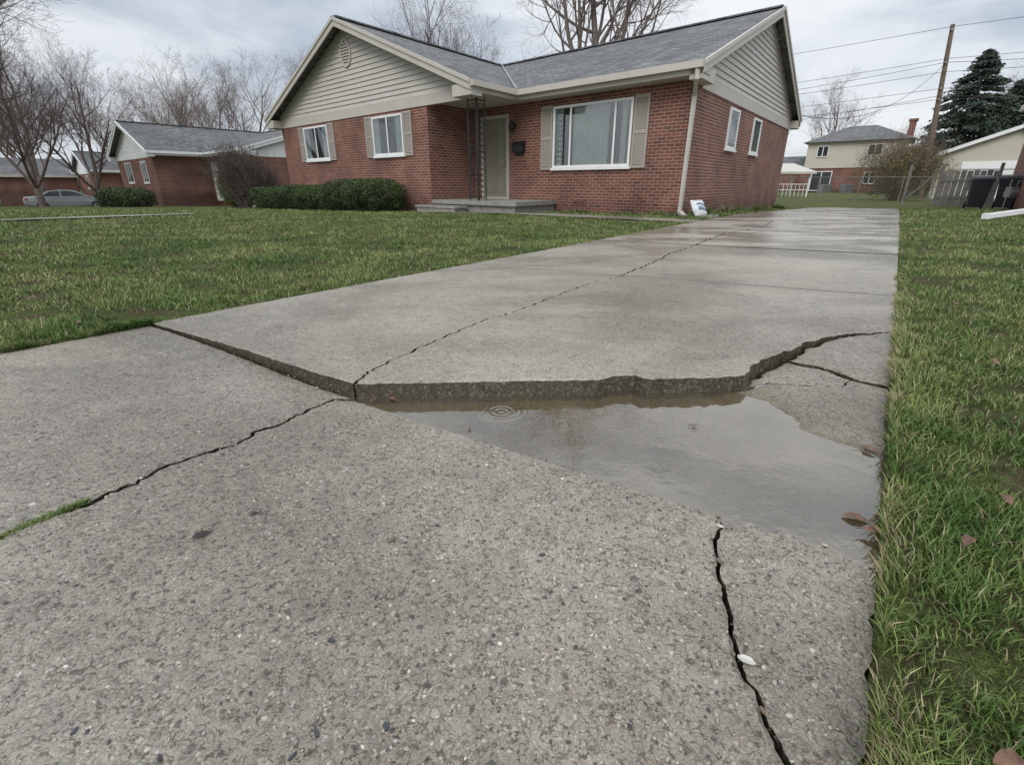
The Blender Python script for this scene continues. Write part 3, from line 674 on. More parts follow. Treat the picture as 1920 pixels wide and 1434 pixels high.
simple_house('brick_house','neighbouring red brick house wall with beige eaves',RN,9,9,-.6,3.15,5.2,M['brick'])
for (x,y,zo_) in ((-58,56,-1.3),(-72,60,-1.35),(-60,84,-1.4),(-90,82,-1.5)):
    simple_house('brick_house','far small brick house across the street',Vector((x,y)),12,8,-.6,2.6,4.3,M['brick2'],zo=zo_,gable=M['white_siding'])
r_,H=simple_house('garage','small cream garage with white overhead door',Vector((27.2,34.0)),6.4,6,-.5,2.35,3.7,M['cream'],.3,gable=M['cream'],zo=-.0,trim='white')
mb=MB(); 
for i in range(5):
    z=-.2+i*.42; mb.box([H(1.0,-.05,z),H(4.6,-.05,z),H(4.6,-.005,z),H(1.0,-.005,z),H(1.0,-.05,z+.40),H(4.6,-.05,z+.40),H(4.6,-.005,z+.40),H(1.0,-.005,z+.40)])
mb.obj('garage_door',M['white_siding'],r_)
O=Vector((32.8,60.0)); root=empty('two_storey_house',(O.x,O.y,-.2),'two-storey house with cream siding above brick','house'); H=lambda q,a,z:Vector((O.x-q*e.x+a*s.x,O.y-q*e.y+a*s.y,z))
wd=8.9; dp=8
def ring(mb,q0,q1,a0,a1,z0,z1):
    for a,b in (((q0,a0),(q1,a0)),((q1,a0),(q1,a1)),((q1,a1),(q0,a1)),((q0,a1),(q0,a0))): mb.add([H(*a,z0),H(*b,z0),H(*b,z1),H(*a,z1)])
mb=MB(); ring(mb,-.2,wd,-.5,dp,-.8,2.2); mb.obj('brick_wall',M['brick2'],root,recalc=False)
mb=MB(); ring(mb,0,wd,-.6,dp,2.2,4.75); mb.add([H(0,-.6,2.2),H(wd,-.6,2.2),H(wd,dp,2.2),H(0,dp,2.2)])
mb.obj('upper_wall',M['cream'],root,recalc=False)
mb=MB(); o=.5; A=[H(-o,-.6-o,4.75),H(wd+o,-.6-o,4.75),H(wd+o,dp+o,4.75),H(-o,dp+o,4.75)]; r1,r2=H(3.2,dp/2,6.5),H(wd-3.2,dp/2,6.5)
mb.add([A[0],A[1],r2,r1]);mb.add([A[1],A[2],r2]);mb.add([A[2],A[3],r1,r2]);mb.add([A[3],A[0],r1]);mb.add(A)
B_=[H(-5,.5,2.2),H(-.2,.5,2.2),H(-.2,6,2.2),H(-5,6,2.2)]
mb.add([B_[0],B_[1],H(-.2,3,3.6),H(-4,3,3.6)]);mb.add([B_[2],B_[3],H(-4,3,3.6),H(-.2,3,3.6)]);mb.add([B_[3],B_[0],H(-4,3,3.6)])
rf=mb.obj('roof',M['shingle'],root,recalc=False)
mb=MB(); mb.box([H(wd-.4,2,4.8),H(wd+.2,2,4.8),H(wd+.2,2.7,4.8),H(wd-.4,2.7,4.8),H(wd-.4,2,6.5),H(wd+.2,2,6.5),H(wd+.2,2.7,6.5),H(wd-.4,2.7,6.5)]); mb.box([H(wd-.5,1.9,6.5),H(wd+.3,1.9,6.5),H(wd+.3,2.8,6.5),H(wd-.5,2.8,6.5),H(wd-.5,1.9,6.7),H(wd+.3,1.9,6.7),H(wd+.3,2.8,6.7),H(wd-.5,2.8,6.7)]); mb.obj('chimney',M['brick2'],rf)
mb=MB(); ring(mb,-4.8,-.2,.8,5.8,-.8,2.2); mb.obj('garage_wall',M['brick2'],root,recalc=False)
FF=lambda t,z,o_:H(t,-.6-o_,z)
for (a,b,c,d) in ((1.0,2.1,3.3,4.4),(5.6,6.9,3.3,4.4),(.9,2.9,-.1,1.9),(5.8,6.9,.6,1.8)):
    mb=MB(); mb.boxF(FF,a,b,c,c+.08,0.01,.1);mb.boxF(FF,a,b,d-.08,d,.01,.1);mb.boxF(FF,a,a+.08,c+.08,d-.08,.01,.1);mb.boxF(FF,b-.08,b,c+.08,d-.08,.01,.1);mb.boxF(FF,(a+b)/2-.04,(a+b)/2+.04,c+.08,d-.08,.01,.1)
    w=mb.obj('window',M['white'],root); mb=MB(); mb.add([FF(a+.05,c+.05,.03),FF(b-.05,c+.05,.03),FF(b-.05,d-.05,.03),FF(a+.05,d-.05,.03)]); mb.obj('glass',M['carglass'],w,recalc=False)
# ---------- fence, gate
def fence_run(p0,p1,nps,label,h=1.2):
    root=empty('chain_link_fence',(p0.x,p0.y,gzf(p0.x,p0.y)),label,'fence')
    for i in range(nps+1):
        p=p0.lerp(p1,i/nps); mb=MB(); z=gzf(p.x,p.y); mb.cyl((p.x,p.y,z-.1),(p.x,p.y,z+h+.05),.03,8); mb.obj('post',M['fence'],root,uv=False)
    z=gzf(p0.x,p0.y); mb=MB(); mb.cyl((p0.x,p0.y,z+h),(p1.x,p1.y,gzf(p1.x,p1.y)+h),.02,6); mb.obj('rail',M['fence'],root,uv=False)
    mb=MB(); L=(p1-p0).length; d=(p1-p0)/L; t=-h
    while t<L:
        for sg in (1,-1):
            x0,x1=t,t+h; za,zb=(0,h) if sg==1 else (h,0)
            if x0<0: za+=(zb-za)*(-x0/h); x0=0
            if x1>L: zb=zb-(zb-za)*((x1-L)/max(1e-3,(x1-x0))); x1=L
            if x1-x0>.02:
                a=p0+d*x0;b=p0+d*x1; mb.bar((a.x,a.y,z+za),(b.x,b.y,z+zb),.004)
        t+=.12
    mb.obj('mesh_wire',M['fence'],root,uv=False,recalc=False)
fence_run(Vector((14.6,28.8)),Vector((21.4,26.0)),4,'grey chain link fence along the back yard')
fence_run(Vector((21.4,26.0)),Vector((23.6,24.6)),1,'chain link fence section beside wooden panel',1.5)
root=empty('wooden_gate',(18.6,22.6,-.3),'weathered grey wooden gate panel with braces','gate')
ga,gb=Vector((18.4,22.8,0)),Vector((19.6,21.4,0))
mb=MB()
for i in range(9):
    a=ga.lerp(gb,i/9+.006); b=ga.lerp(gb,(i+1)/9-.006); mb.bar((a.x,a.y,.44),(b.x,b.y,.44),.025,1.36+.04*(i%2))
for zz in (.1,.75): mb.bar((ga.x,ga.y-.03,zz),(gb.x,gb.y-.03,zz),.03,.09)
mb.obj('panel',M['fence'],root)
for p in (ga,gb,ga+Vector((-.7,.9,0))):
    mb=MB(); mb.cyl((p.x,p.y,-.5),(p.x,p.y,1.4),.06,8); mb.obj('post',M['fence'],root,uv=False)
mb=MB(); q=ga+Vector((-.7,.9,0)); mb.bar((ga.x,ga.y,1.25),(q.x,q.y,-.1),.05); mb.obj('brace',M['fence'],root)
# ---------- utility pole + wires
pb=Vector((27.3,35.0,-.4)); pt=Vector((26.2,35.0,9.4))
root=empty('utility_pole',pb,'tall weathered wooden utility pole leaning slightly','pole')
mb=MB(); mb.tube([pb,pb.lerp(pt,.5),pt],[.17,.145,.11],12); mb.obj('post',M['pole'],root,uv=False)
for k_ in (.97,.8,.66,.6):
    mb=MB(); c=pb.lerp(pt,k_); d=Vector((s.x,s.y,0)); mb.cyl(c-d*.12,c-d*.28,.05,8); mb.obj('insulator',M['metal'],root,uv=False)
for (k_,off,sag) in ((.985,0,.25),(.82,0,.5),(.80,.05,.9),(.75,0,.6),(.66,0,.5),(.62,.1,1.2),(.60,0,.6)):
    mb=MB(); a=pb.lerp(pt,k_)-Vector((s.x,s.y,0))*.2
    for sgn in (1,-1):
        P=[]
        for i in range(17):
            t=i/16; p=a+Vector((e.x,e.y,0))*sgn*38*t; p.z=a.z-sag*4*t*(1-t)+off*t; P.append(p)
        mb.tube(P,[.013]*17,5)
    tag(mb.obj('utility_wire',M['wire'],origin=a,uv=False),'thin black overhead utility wire strung from pole','wire',group='overhead utility wires')
mb=MB(); a=pb.lerp(pt,.8); b=Vector((10.0,20.0,3.0)); P=[a.lerp(b,i/12)-Vector((0,0,1.2*4*(i/12)*(1-i/12))) for i in range(13)]; mb.tube(P,[.012]*13,5)
tag(mb.obj('utility_wire',M['wire'],origin=a,uv=False),'sagging service wire running down to the house','wire',group='overhead utility wires')
# ---------- trees
def grow(mb,p,d,L,r,lvl,maxl,R,kids,droop=0.0):
    segs=5 if lvl<2 else (4 if lvl<3 else 3); pts=[p.copy()]; rr=[r]; dd=d.copy()
    for i in range(segs):
        dd=(dd+Vector((R.uniform(-1,1),R.uniform(-1,1),R.uniform(-.6,1)))*(.16+.05*lvl)+Vector((0,0,.10 if lvl<3 else -droop))).normalized()
        p=p+dd*L/segs; pts.append(p.copy()); rr.append(max(.004,r*(1-.75*(i+1)/segs)))
    mb.tube(pts,rr,6 if lvl<2 else (4 if lvl==2 else 3))
    if lvl<maxl:
        k=kids[lvl]
        for j in range(k):
            t=.25+.75*(j+R.random())/k; i=min(segs-1,int(t*segs)); q=pts[i].lerp(pts[i+1],min(1,t*segs-i))
            ax=(pts[i+1]-pts[i]).normalized(); o=ax.orthogonal().normalized(); o=Matrix.Rotation(R.uniform(0,6.28),3,ax)@o
            ang=R.uniform(.5,1.0); nd_=(ax*math.cos(ang)+o*math.sin(ang)).normalized()
            grow(mb,q,nd_,L*R.uniform(.42,.68)*(1.15-.4*t),max(.0045,r*(1-.75*t)*.6),lvl+1,maxl,R,kids,droop)
def tree(name,label,base,h,seed,group='bare trees around the houses',kids=(9,7,6,5),stem=.18,maxl=4,r=None,forks=3,spread=(.3,.55),mat='twig'):
    R=random.Random(seed); base=Vector(base); root=empty(name,base,label,'tree',group); r=r or h*.022
    top=base+Vector((R.uniform(-.2,.2),R.uniform(-.2,.2),h*stem)); mb=MB(); mb.tube([base-Vector((0,0,.2)),base+Vector((0,0,.15)),base.lerp(top,.5)+Vector((.05,0,0)),top],[r*1.5,r*1.15,r,r*.9],10)
    mb.obj('trunk',M['bark'],root,uv=False,recalc=False,smooth=True)
    mb=MB()
    for i in range(forks):
        a=i*6.28/forks+R.random(); tl=.12 if i==0 else R.uniform(*spread)
        grow(mb,top-Vector((0,0,.05)),Vector((math.cos(a)*math.sin(tl),math.sin(a)*math.sin(tl),math.cos(tl))),h*(.78 if i==0 else .62),r*(.75 if i==0 else .55),0,maxl,R,kids)
    mb.obj('crown',M[mat],root,uv=False,recalc=False)
    return root
def clone(root,loc,rot,scl,label=None):
    o=root.copy(); sc.collection.objects.link(o); o.location=loc; o.rotation_euler[2]=rot; o.scale=(scl,)*3
    if label:o['label']=label
    for c in root.children:
        d=c.copy(); d.parent=o; sc.collection.objects.link(d)
    return o
t1=tree('bare_tree','tall leafless maple rising behind the house roof',(4.4,31,-.5),15.5,3,kids=(10,7,5,4),stem=.2,forks=4)
t2=tree('bare_tree','large leafless tree with reddish budding branches',(-23.8,23,-.45),12.5,5,kids=(9,7,6,5),stem=.15,forks=4,spread=(.5,.8),mat='twigdark')
t3=tree('bare_tree','leafless street tree with fine spreading twigs',(-41,46,-1.0),11,9,kids=(8,7,5,4),stem=.2)
tree('bare_tree','leafless tree whose low limbs reach over the lawn',(-18.2,15.5,-.2),11.5,21,kids=(9,7,6,5),stem=.2,forks=5,spread=(.6,.95),mat='twigdark')
Rr=random.Random(4)
for (x,y,sc_,src) in ((-27,30,.62,t2),(-30,38,.7,t2),(-52,52,1.0,t3),(-33.5,52,.95,t3),(-28,58,1.0,t3),(-36,66,1.15,t3),(-24,70,1.1,t3),(-20,66,.95,t3),(-60,66,1.1,t3),(-75,70,1.2,t3),(-47,80,1.2,t3),(-3.8,38,.72,t1),(8,55,.95,t3),(33,72,.75,t3),(52,55,.9,t3),(60,66,1.1,t3),(44,75,1.0,t3),(-66,52,1.1,t3),(-80,88,1.3,t3),(-58,92,1.3,t3),(-90,70,1.2,t3),(-100,84,1.3,t3),(-72,100,1.3,t3)):
    clone(src,(x,y,gzf(x,y)-.1),Rr.uniform(0,6),sc_,'leafless tree with grey twigs standing beyond the houses')
# distant mass of woods and hedges along the horizon
def woods(x0,y0,x1,y1,h,nn,label):
    t=rng.random(nn); x=x0+(x1-x0)*t+rng.normal(size=nn)*3; y=y0+(y1-y0)*t+rng.normal(size=nn)*3
    prof=h*(.55+.5*np.array([mnoise.noise(Vector((a*.09,b*.09,4))) for a,b in zip(x,y)])+.15*rng.random(nn)); z=-1.4+prof*rng.random(nn)**.8
    P=np.stack([x,y,z],1); u=rng.normal(size=(nn,3))*np.array([.35,.35,.8]); w=rng.normal(size=(nn,3))*.10
    V=np.stack([P-u,P+w,P+u,P-w],1); m=rng.random((nn,1)); col=np.array([.085,.075,.07])*(1-m)+np.array([.17,.15,.135])*m; g_=rng.random(nn)<.12; col[g_]=[.03,.045,.03]
    tag(fastmesh('woods',V,[(0,1,2,3)],M['leaf'],col),label,'woods','stuff')
woods(-150,85,-20,125,7.5,14000,'distant grey-brown leafless woods along the horizon')
woods(15,110,110,75,7,9000,'distant grey-brown leafless woods behind the back yards')
def leafmass(root,name,cen,rad,nn,size,cols,power=2.6,shell=.55,long=1.0):
    d=rng.normal(size=(nn,3)); d/=np.linalg.norm(d,axis=1)[:,None]
    sup=(np.abs(d)**power).sum(1)**(-1/power); r=shell+(1-shell)*rng.random(nn)**.5
    lump=np.array([1+.10*mnoise.noise(Vector((a*3+cen[0],b*3,c*3)))+.10*mnoise.noise(Vector((a*8,b*8+cen[1],c*8))) for a,b,c in d])
    P=d*(sup*r*lump)[:,None]*np.array(rad)+np.array(cen)
    u=rng.normal(size=(nn,3)); u/=np.linalg.norm(u,axis=1)[:,None]; w=np.cross(u,d+.6*rng.normal(size=(nn,3))); w/=np.linalg.norm(w,axis=1)[:,None]+1e-9
    sz=size*(.6+.8*rng.random(nn))[:,None]
    V=np.stack([P-u*sz*long,P+w*sz*.5,P+u*sz*long,P-w*sz*.5],1)
    cl=np.array([mnoise.noise(Vector((a*4,b*4,c*4))) for a,b,c in P])
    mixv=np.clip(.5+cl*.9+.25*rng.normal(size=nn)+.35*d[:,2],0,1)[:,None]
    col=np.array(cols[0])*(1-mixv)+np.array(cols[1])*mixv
    return fastmesh(name,V,[(0,1,2,3)],M['leaf'],col,parent=root,origin=tuple(ROOT[root.name]))
def bush(name,label,base,rad,nn,size,cols,group=None,power=3.2,stems=8,cat='bush'):
    base=Vector(base); root=empty(name,base,label,cat,group)
    mb=MB(); R=random.Random(int(base.x*100))
    for i in range(stems):
        a=R.uniform(0,6.28); rr=R.uniform(.2,.75); t=base+Vector((math.cos(a)*rad[0]*rr,math.sin(a)*rad[1]*rr,rad[2]*1.6)); m_=base.lerp(t,.5)+Vector((0,0,.1))
        mb.tube([base-Vector((0,0,.05))+Vector((math.cos(a),math.sin(a),0))*.1,m_,t],[.018,.012,.006],5)
    mb.obj('stem',M['bark'],root,uv=False)
    leafmass(root,'foliage',(base.x,base.y,base.z+rad[2]*1.0),rad,nn,size,cols,power); return root
dk=((.010,.019,.008),(.07,.11,.03))
for q,a,rx,rz,lab in ((8.15,-2.8,.85,.44,'dense dark green clipped shrub by the wall'),(9.45,-2.75,.9,.45,'dense dark green clipped shrub by the wall'),(11.1,-2.7,.95,.39,'low dark evergreen hedge shrub below the window'),(12.7,-2.7,1.0,.41,'low dark evergreen hedge shrub below the window'),(14.5,-2.7,1.1,.40,'low dark evergreen hedge shrub below the window')):
    p=HP(q,a); bush('hedge_shrub',lab,(p.x,p.y,gzf(p.x,p.y)-.03),(rx,.75,rz),14000,.024,dk,'clipped evergreen shrubs along the brick wall')
p=HP(19.0,-2.8); bush('evergreen_shrub','yellow-green conical arborvitae near the neighbouring house',(p.x,p.y,gzf(p.x,p.y)),(.55,.55,.80),7000,.03,((.06,.09,.022),(.20,.26,.07)),power=1.75)
p=HP(27.5,-5.0); bush('evergreen_shrub','low dark hedge beside the neighbouring brick house',(p.x,p.y,gzf(p.x,p.y)-.1),(1.3,.9,.5),6000,.05,dk)
p=HP(28.5,1.2); bush('evergreen_tree','rounded dark evergreen between the neighbouring houses',(p.x-8,p.y+14,-1),(1.6,1.6,2.4),6000,.10,((.01,.018,.01),(.035,.055,.03)),power=1.7,cat='tree')
p=Vector((-31,60)); bush('evergreen_tree','rounded dark evergreen tree behind the roofs',(p.x,p.y,-1),(2.2,2.2,3.4),7000,.15,((.01,.018,.01),(.035,.055,.03)),power=1.7,cat='tree')
def twigshrub(label,p,h,spread,nst,mat,seed,kids=(6,4),leaf=None,r=.02):
    root=empty('twiggy_shrub',(p.x,p.y,gzf(p.x,p.y)),label,'bush'); R=random.Random(seed); mb=MB()
    for i in range(nst):
        a=R.uniform(0,6.28); tl=R.uniform(.1,spread)
        grow(mb,Vector((p.x+R.uniform(-.2,.2),p.y+R.uniform(-.2,.2),gzf(p.x,p.y))),Vector((math.cos(a)*math.sin(tl),math.sin(a)*math.sin(tl),math.cos(tl))),h*R.uniform(.7,1.05),r,1,3,R,(0,)+kids)
    mb.obj('branches',mat,root,uv=False,recalc=False)
    if leaf: leafmass(root,'foliage',(p.x,p.y,gzf(p.x,p.y)+h*.5),(h*.85,h*.8,h*.52),leaf[0],leaf[1],leaf[2],2.2,.3)
twigshrub('leafless brown twiggy shrub near the house corner',HP(17.3,-3.0),1.75,.75,46,M['bark'],8,(9,7))
twigshrub('leafless brown twiggy shrub near the house corner',HP(16.3,-2.6),1.4,.75,28,M['bark'],18,(8,6))
twigshrub('large olive forsythia shrub behind the fence',Vector((22.2,30.4)),2.9,.95,60,M['pole'],12,(8,6),(9000,.04,((.075,.07,.025),(.20,.185,.06))))
def spruce(label,base,h,rad,seed):
    base=Vector(base); root=empty('spruce_tree',base,label,'tree'); mb=MB(); mb.tube([base,base+Vector((0,0,h))],[.28,.03],8); mb.obj('trunk',M['bark'],root,uv=False)
    r2=np.random.default_rng(seed); Vs=[];Cs=[]
    for i in range(420):
        z=.04+.95*(i/420); R_=rad*(1-z)**.8*(.6+.5*r2.random())+.12; a=r2.random()*6.28; L=R_
        m=int(30+110*(1-z)); t=r2.random(m)**.6; 
        x=np.cos(a)*L*t; y=np.sin(a)*L*t; zz=z*h+.22*L*t-.5*L*t*t*.6-.05
        P=np.stack([x,y,zz],1)+r2.normal(size=(m,3))*np.array([.25,.25,.12])*(.35+.65*(1-z))
        d=np.stack([np.cos(a)+r2.normal(size=m)*.5,np.sin(a)+r2.normal(size=m)*.5,-.35+r2.normal(size=m)*.35],1); d/=np.linalg.norm(d,axis=1)[:,None]
        w=np.cross(d,r2.normal(size=(m,3))); w/=np.linalg.norm(w,axis=1)[:,None]
        Ln=.3*(.6+.6*r2.random(m))[:,None]; V=np.stack([P-d*Ln*.5,P+w*.055,P+d*Ln*.6,P-w*.055],1); Vs.append(V)
        c=(.35+.65*t*r2.random(m))[:,None]; Cs.append(np.array([.018,.030,.022])*(1-c)+np.array([.065,.095,.065])*c)
    V=np.concatenate(Vs)+np.array(base)[None,None,:]; fastmesh('crown',V,[(0,1,2,3)],M['leaf'],np.concatenate(Cs),parent=root,origin=tuple(base))
spruce('tall dark green spruce behind the garage',(38.0,46,-.3),10.9,5.6,3)
spruce('dark spruce partly hidden behind the neighbouring house',(45,50,-.3),9.5,4.6,5)
# ---------- cars
def car(loc,ang,label):
    root=empty('parked_car',loc,label,'car','cars parked by the neighbouring houses'); L=Vector(loc)
    Rm=Matrix.Rotation(ang,3,'Z'); T=lambda x,y,z:Rm@Vector((x,y,z*.93))+L
    st=[(-2.32,.50,.86,.70),(-2.25,.36,.98,.82),(-1.7,.26,1.02,.88),(-1.0,.24,.99,.9),(0,.22,.96,.9),(.9,.24,.95,.9),(1.5,.26,.88,.88),(2.05,.30,.78,.84),(2.3,.38,.66,.74),(2.36,.48,.6,.66)]
    mb=MB(); rings=[]
    for x,z0,z1,w in st:
        m_=z0+(z1-z0)*.55
        rings.append([T(x,-w*.9,z0),T(x,-w,z0+.12),T(x,-w,m_),T(x,-w*.95,z1-.06),T(x,-w*.82,z1),T(x,w*.82,z1),T(x,w*.95,z1-.06),T(x,w,m_),T(x,w,z0+.12),T(x,w*.9,z0)])
    for i in range(len(rings)-1):
        for j in range(10): k=(j+1)%10; mb.add([rings[i][j],rings[i][k],rings[i+1][k],rings[i+1][j]])
    mb.add(rings[0]); mb.add(rings[-1][::-1])
    prof=[(-1.75,.99),(-1.0,1.36),(-.5,1.43),(.1,1.42),(.45,1.34),(1.2,.93)]
    def cb(x,z,sg): t=(z-.95)/.48; return T(x,sg*(.80-.20*t),z)
    for i in range(len(prof)-1):
        (a,b),(c,d)=prof[i],prof[i+1]
        mb.add([cb(a,b,-1),cb(c,d,-1),cb(c,d,1),cb(a,b,1)])
    for sg in (1,-1): mb.add([cb(a,b,sg) for a,b in prof])
    mb.obj('body',M['paint'],root,uv=False,smooth=False)
    for sg in (1,-1):
        for P in ([(-1.36,1.02),(-.92,1.31),(-.42,1.37),(-.42,1.02)],[(-.34,1.02),(-.34,1.375),(.1,1.365),(.40,1.29),(.90,1.02)]):
            mb=MB(); o=.012; mb.add([T(x,sg*(.80-.20*((z-.95)/.48)+o),z) for x,z in P]); mb.obj('window',M['carglass'],root,uv=False,recalc=False)
    mb=MB(); mb.add([T(.5,-.58,1.335),T(1.12,-.72,.985),T(1.12,.72,.985),T(.5,.58,1.335)]); mb.obj('windscreen',M['carglass'],root,uv=False,recalc=False)
    mb=MB(); mb.add([T(-1.65,-.7,1.055),T(-1.05,-.6,1.35),T(-1.05,.6,1.35),T(-1.65,.7,1.055)]); mb.obj('rear_window',M['carglass'],root,uv=False,recalc=False)
    for x in (-1.4,1.42):
        for sg in (1,-1):
            mb=MB(); mb.tube([T(x,sg*.70,.32),T(x,sg*.72,.32),T(x,sg*.91,.32),T(x,sg*.92,.32)],[.28,.33,.33,.28],20); w=mb.obj('wheel',M['tyre'],root,uv=False)
            mb=MB(); mb.cyl(T(x,sg*.92,.32),T(x,sg*.93,.32),.2,14)
            mb.obj('rim',M['metal'],w,uv=False)
    for sg in (1,-1):
        mb=MB(); mb.box([T(2.22,sg*.5,.6),T(2.34,sg*.5,.6),T(2.22,sg*.78,.6),T(2.1,sg*.82,.6),T(2.2,sg*.5,.72),T(2.31,sg*.5,.7),T(2.2,sg*.77,.72),T(2.06,sg*.82,.74)]); mb.obj('headlight',M['white'],root,uv=False)
        mb=MB(); mb.box([T(-2.33,sg*.5,.75),T(-2.25,sg*.5,.75),T(-2.1,sg*.86,.75),T(-2.2,sg*.84,.75),T(-2.31,sg*.5,.9),T(-2.25,sg*.5,.9),T(-2.1,sg*.86,.9),T(-2.2,sg*.84,.9)]); mb.obj('tail_light',M['lampred'],root,uv=False)
    return root
car((-30.4,36.0,gzf(-30.4,36)),math.atan2(.60,.80),'silver sedan parked on the driveway next door')
car((-39.5,37.0,gzf(-39,37)),math.atan2(.60,.80),'silver sedan parked farther along the street')
# ---------- small things
def sack(label,loc,size,ang,tilt):
    L=Vector(loc); root=empty('plastic_sack',loc,label,'bag'); mb=MB(); K=10; Rm=Matrix.Rotation(ang,3,'Z')@Matrix.Rotation(tilt,3,'X')
    rings=[]
    for i in range(K+1):
        u=i/K*2-1; ring_=[]
        for j in range(12):
            t=j/12*2*math.pi; f=(1-abs(u)**3.5)*.9+.05; x=math.cos(t)*size*.5*(1-.1*abs(u)+.12*mnoise.noise(Vector((u*2,t,7)))); y=math.sin(t)*size*.2*f*(1+.5*mnoise.noise(Vector((u*3,t,1))))
            ring_.append(Rm@Vector((x,y,(u+1)*size*.5+.05*mnoise.noise(Vector((t,u*2,4)))))+L)
        rings.append(ring_)
    for i in range(K):
        for j in range(12): k=(j+1)%12; mb.add([rings[i][j],rings[i][k],rings[i+1][k],rings[i+1][j]],1 if (i in (3,4,6) and 8<=j<=10) else 0)
    mb.add(rings[0]);mb.add(rings[-1][::-1]); mb.obj('bag_body',[M['bag'],M['bagprint']],root,uv=False,smooth=True)
p=GZ(1316,404); sack('white plastic sack slumped at the driveway edge',(p.x,p.y,gzf(p.x,p.y)-.02),.38,.5,-.6)
p=GZ(1428,391); sack('small white plastic sack by the side wall',(p.x,p.y,gzf(p.x,p.y)-.02),.25,.9,-.5)
p=GZ(1332,408)
for i in range(6):
    mb=MB(); c=Vector((p.x+.13*math.cos(i*1.05),p.y+.13*math.sin(i*1.05),gzf(p.x,p.y)))
    mb.tube([c-Vector((.03,0,.03)),c+Vector((-.01,.02,.01)),c+Vector((.03,.01,.04))],[.03,.05,.022],7)
    tag(mb.obj('stone',M['fence'],origin=c,uv=False),'dark stone lying beside the white sack','rock',group='stones beside the white sack')
a=GZ(1848,411); b=a+Vector((2.0,.9)); mb=MB(); za=gzf(a.x,a.y); 
mb.bar((a.x,a.y,za+.05),(b.x,b.y,za+.16),.11,.08); mb.bar((b.x,b.y,za+.16),(b.x+.4,b.y+.3,za+.6),.11,.08)
mb.bar((a.x-.03,a.y-.012,za+.048),(a.x+.06,a.y+.03,za+.055),.125,.095)
tag(mb.obj('downspout_extension',M['white'],origin=(a.x,a.y,za)),'white downspout extension pipe lying on the grass','drain pipe')
def bin_(p,ang,label):
    z=gzf(p.x,p.y); root=empty('waste_bin',(p.x,p.y,z),label,'bin','dark wheeled bins by the side yard'); Rm=Matrix.Rotation(ang,3,'Z'); T=lambda x,y,q:Rm@Vector((x,y,q))+Vector((p.x,p.y,z))
    mb=MB(); mb.box([T(-.22,-.25,.06),T(.22,-.25,.06),T(.22,.22,.06),T(-.22,.22,.06),T(-.29,-.34,1.0),T(.29,-.34,1.0),T(.29,.32,1.0),T(-.29,.32,1.0)]); mb.box([T(-.31,-.36,.94),T(.31,-.36,.94),T(.31,.34,.94),T(-.31,.34,.94),T(-.31,-.36,1.0),T(.31,-.36,1.0),T(.31,.34,1.0),T(-.31,.34,1.0)])
    mb.obj('bin_body',M['black'],root)
    mb=MB(); mb.box([T(-.32,-.38,1.003),T(.32,-.38,1.003),T(.32,.38,1.003),T(-.32,.38,1.003),T(-.27,-.3,1.07),T(.27,-.3,1.07),T(.30,.36,1.13),T(-.30,.36,1.13)]); mb.bar(T(-.25,.42,1.03),T(.25,.42,1.03),.04); mb.obj('lid',M['black'],root)
    for sx in (-.24,.24): mb=MB(); mb.cyl(T(sx-.03,.27,.12),T(sx+.03,.27,.12),.12,14); mb.obj('wheel',M['tyre'],root,uv=False)
bin_(Vector((16.75,18.9)),-.6,'dark blue-black wheeled waste bin beside the fence'); bin_(Vector((17.35,18.45)),-.75,'dark blue-black wheeled waste bin beside the brick wall')
p=Vector((15.75,16.6)); z=gzf(p.x,p.y); root=empty('gas_meter',(p.x,p.y,z),'grey gas meter with pipes by the brick wall','meter')
mb=MB(); mb.cyl((p.x-.1,p.y,z+.5),(p.x+.14,p.y,z+.5),.14,16); mb.box([Vector((p.x+a,p.y+b,z+c)) for c in (.38,.68) for a,b in ((-.12,-.1),(.12,-.1),(.12,.1),(-.12,.1))]); mb.obj('meter_body',M['metal'],root,uv=False)
mb=MB(); mb.tube([Vector((p.x-.1,p.y,z-.1)),Vector((p.x-.1,p.y,z+.9))],[.02,.02],8); mb.obj('pipe',M['metal'],root,uv=False)
mb=MB(); mb.tube([Vector((p.x+.12,p.y,z+.6)),Vector((p.x+.12,p.y,z+.85)),Vector((p.x+.45,p.y+.1,z+.85))],[.02]*3,8); mb.obj('pipe',M['metal'],root,uv=False)
p=Vector((20.8,40.5)); z=-.3; root=empty('garden_gazebo',(p.x,p.y,z),'white garden gazebo with pale hipped canopy','gazebo'); r_=1.2
for sx in (-1,1):
    for sy in (-1,1): mb=MB(); mb.bar((p.x+sx*r_,p.y+sy*r_,z),(p.x+sx*r_,p.y+sy*r_,z+1.75),.09); mb.obj('post',M['white'],root)
mb=MB(); Q_=[Vector((p.x+a*1.5,p.y+b*1.5,z+1.75)) for a,b in ((-1,-1),(1,-1),(1,1),(-1,1))]; ap=[Vector((p.x+a*.3,p.y+b*.3,z+2.35)) for a,b in ((-1,-1),(1,-1),(1,1),(-1,1))]
for i in range(4): j=(i+1)%4; mb.add([Q_[i],Q_[j],ap[j],ap[i]]); mb.add([Q_[i],Q_[j],Q_[j]-Vector((0,0,.15)),Q_[i]-Vector((0,0,.15))])
mb.add(ap); mb.obj('canopy',M['siding'],root,recalc=False)
mb=MB(); 
for zz in (.5,.9): mb.bar((p.x-r_,p.y-r_,z+zz),(p.x+r_,p.y-r_,z+zz),.05); 
for i in range(9): x=p.x-r_+i*.3; mb.bar((x,p.y-r_,z),(x,p.y-r_,z+.9),.03)
mb.obj('railing',M['white'],root)
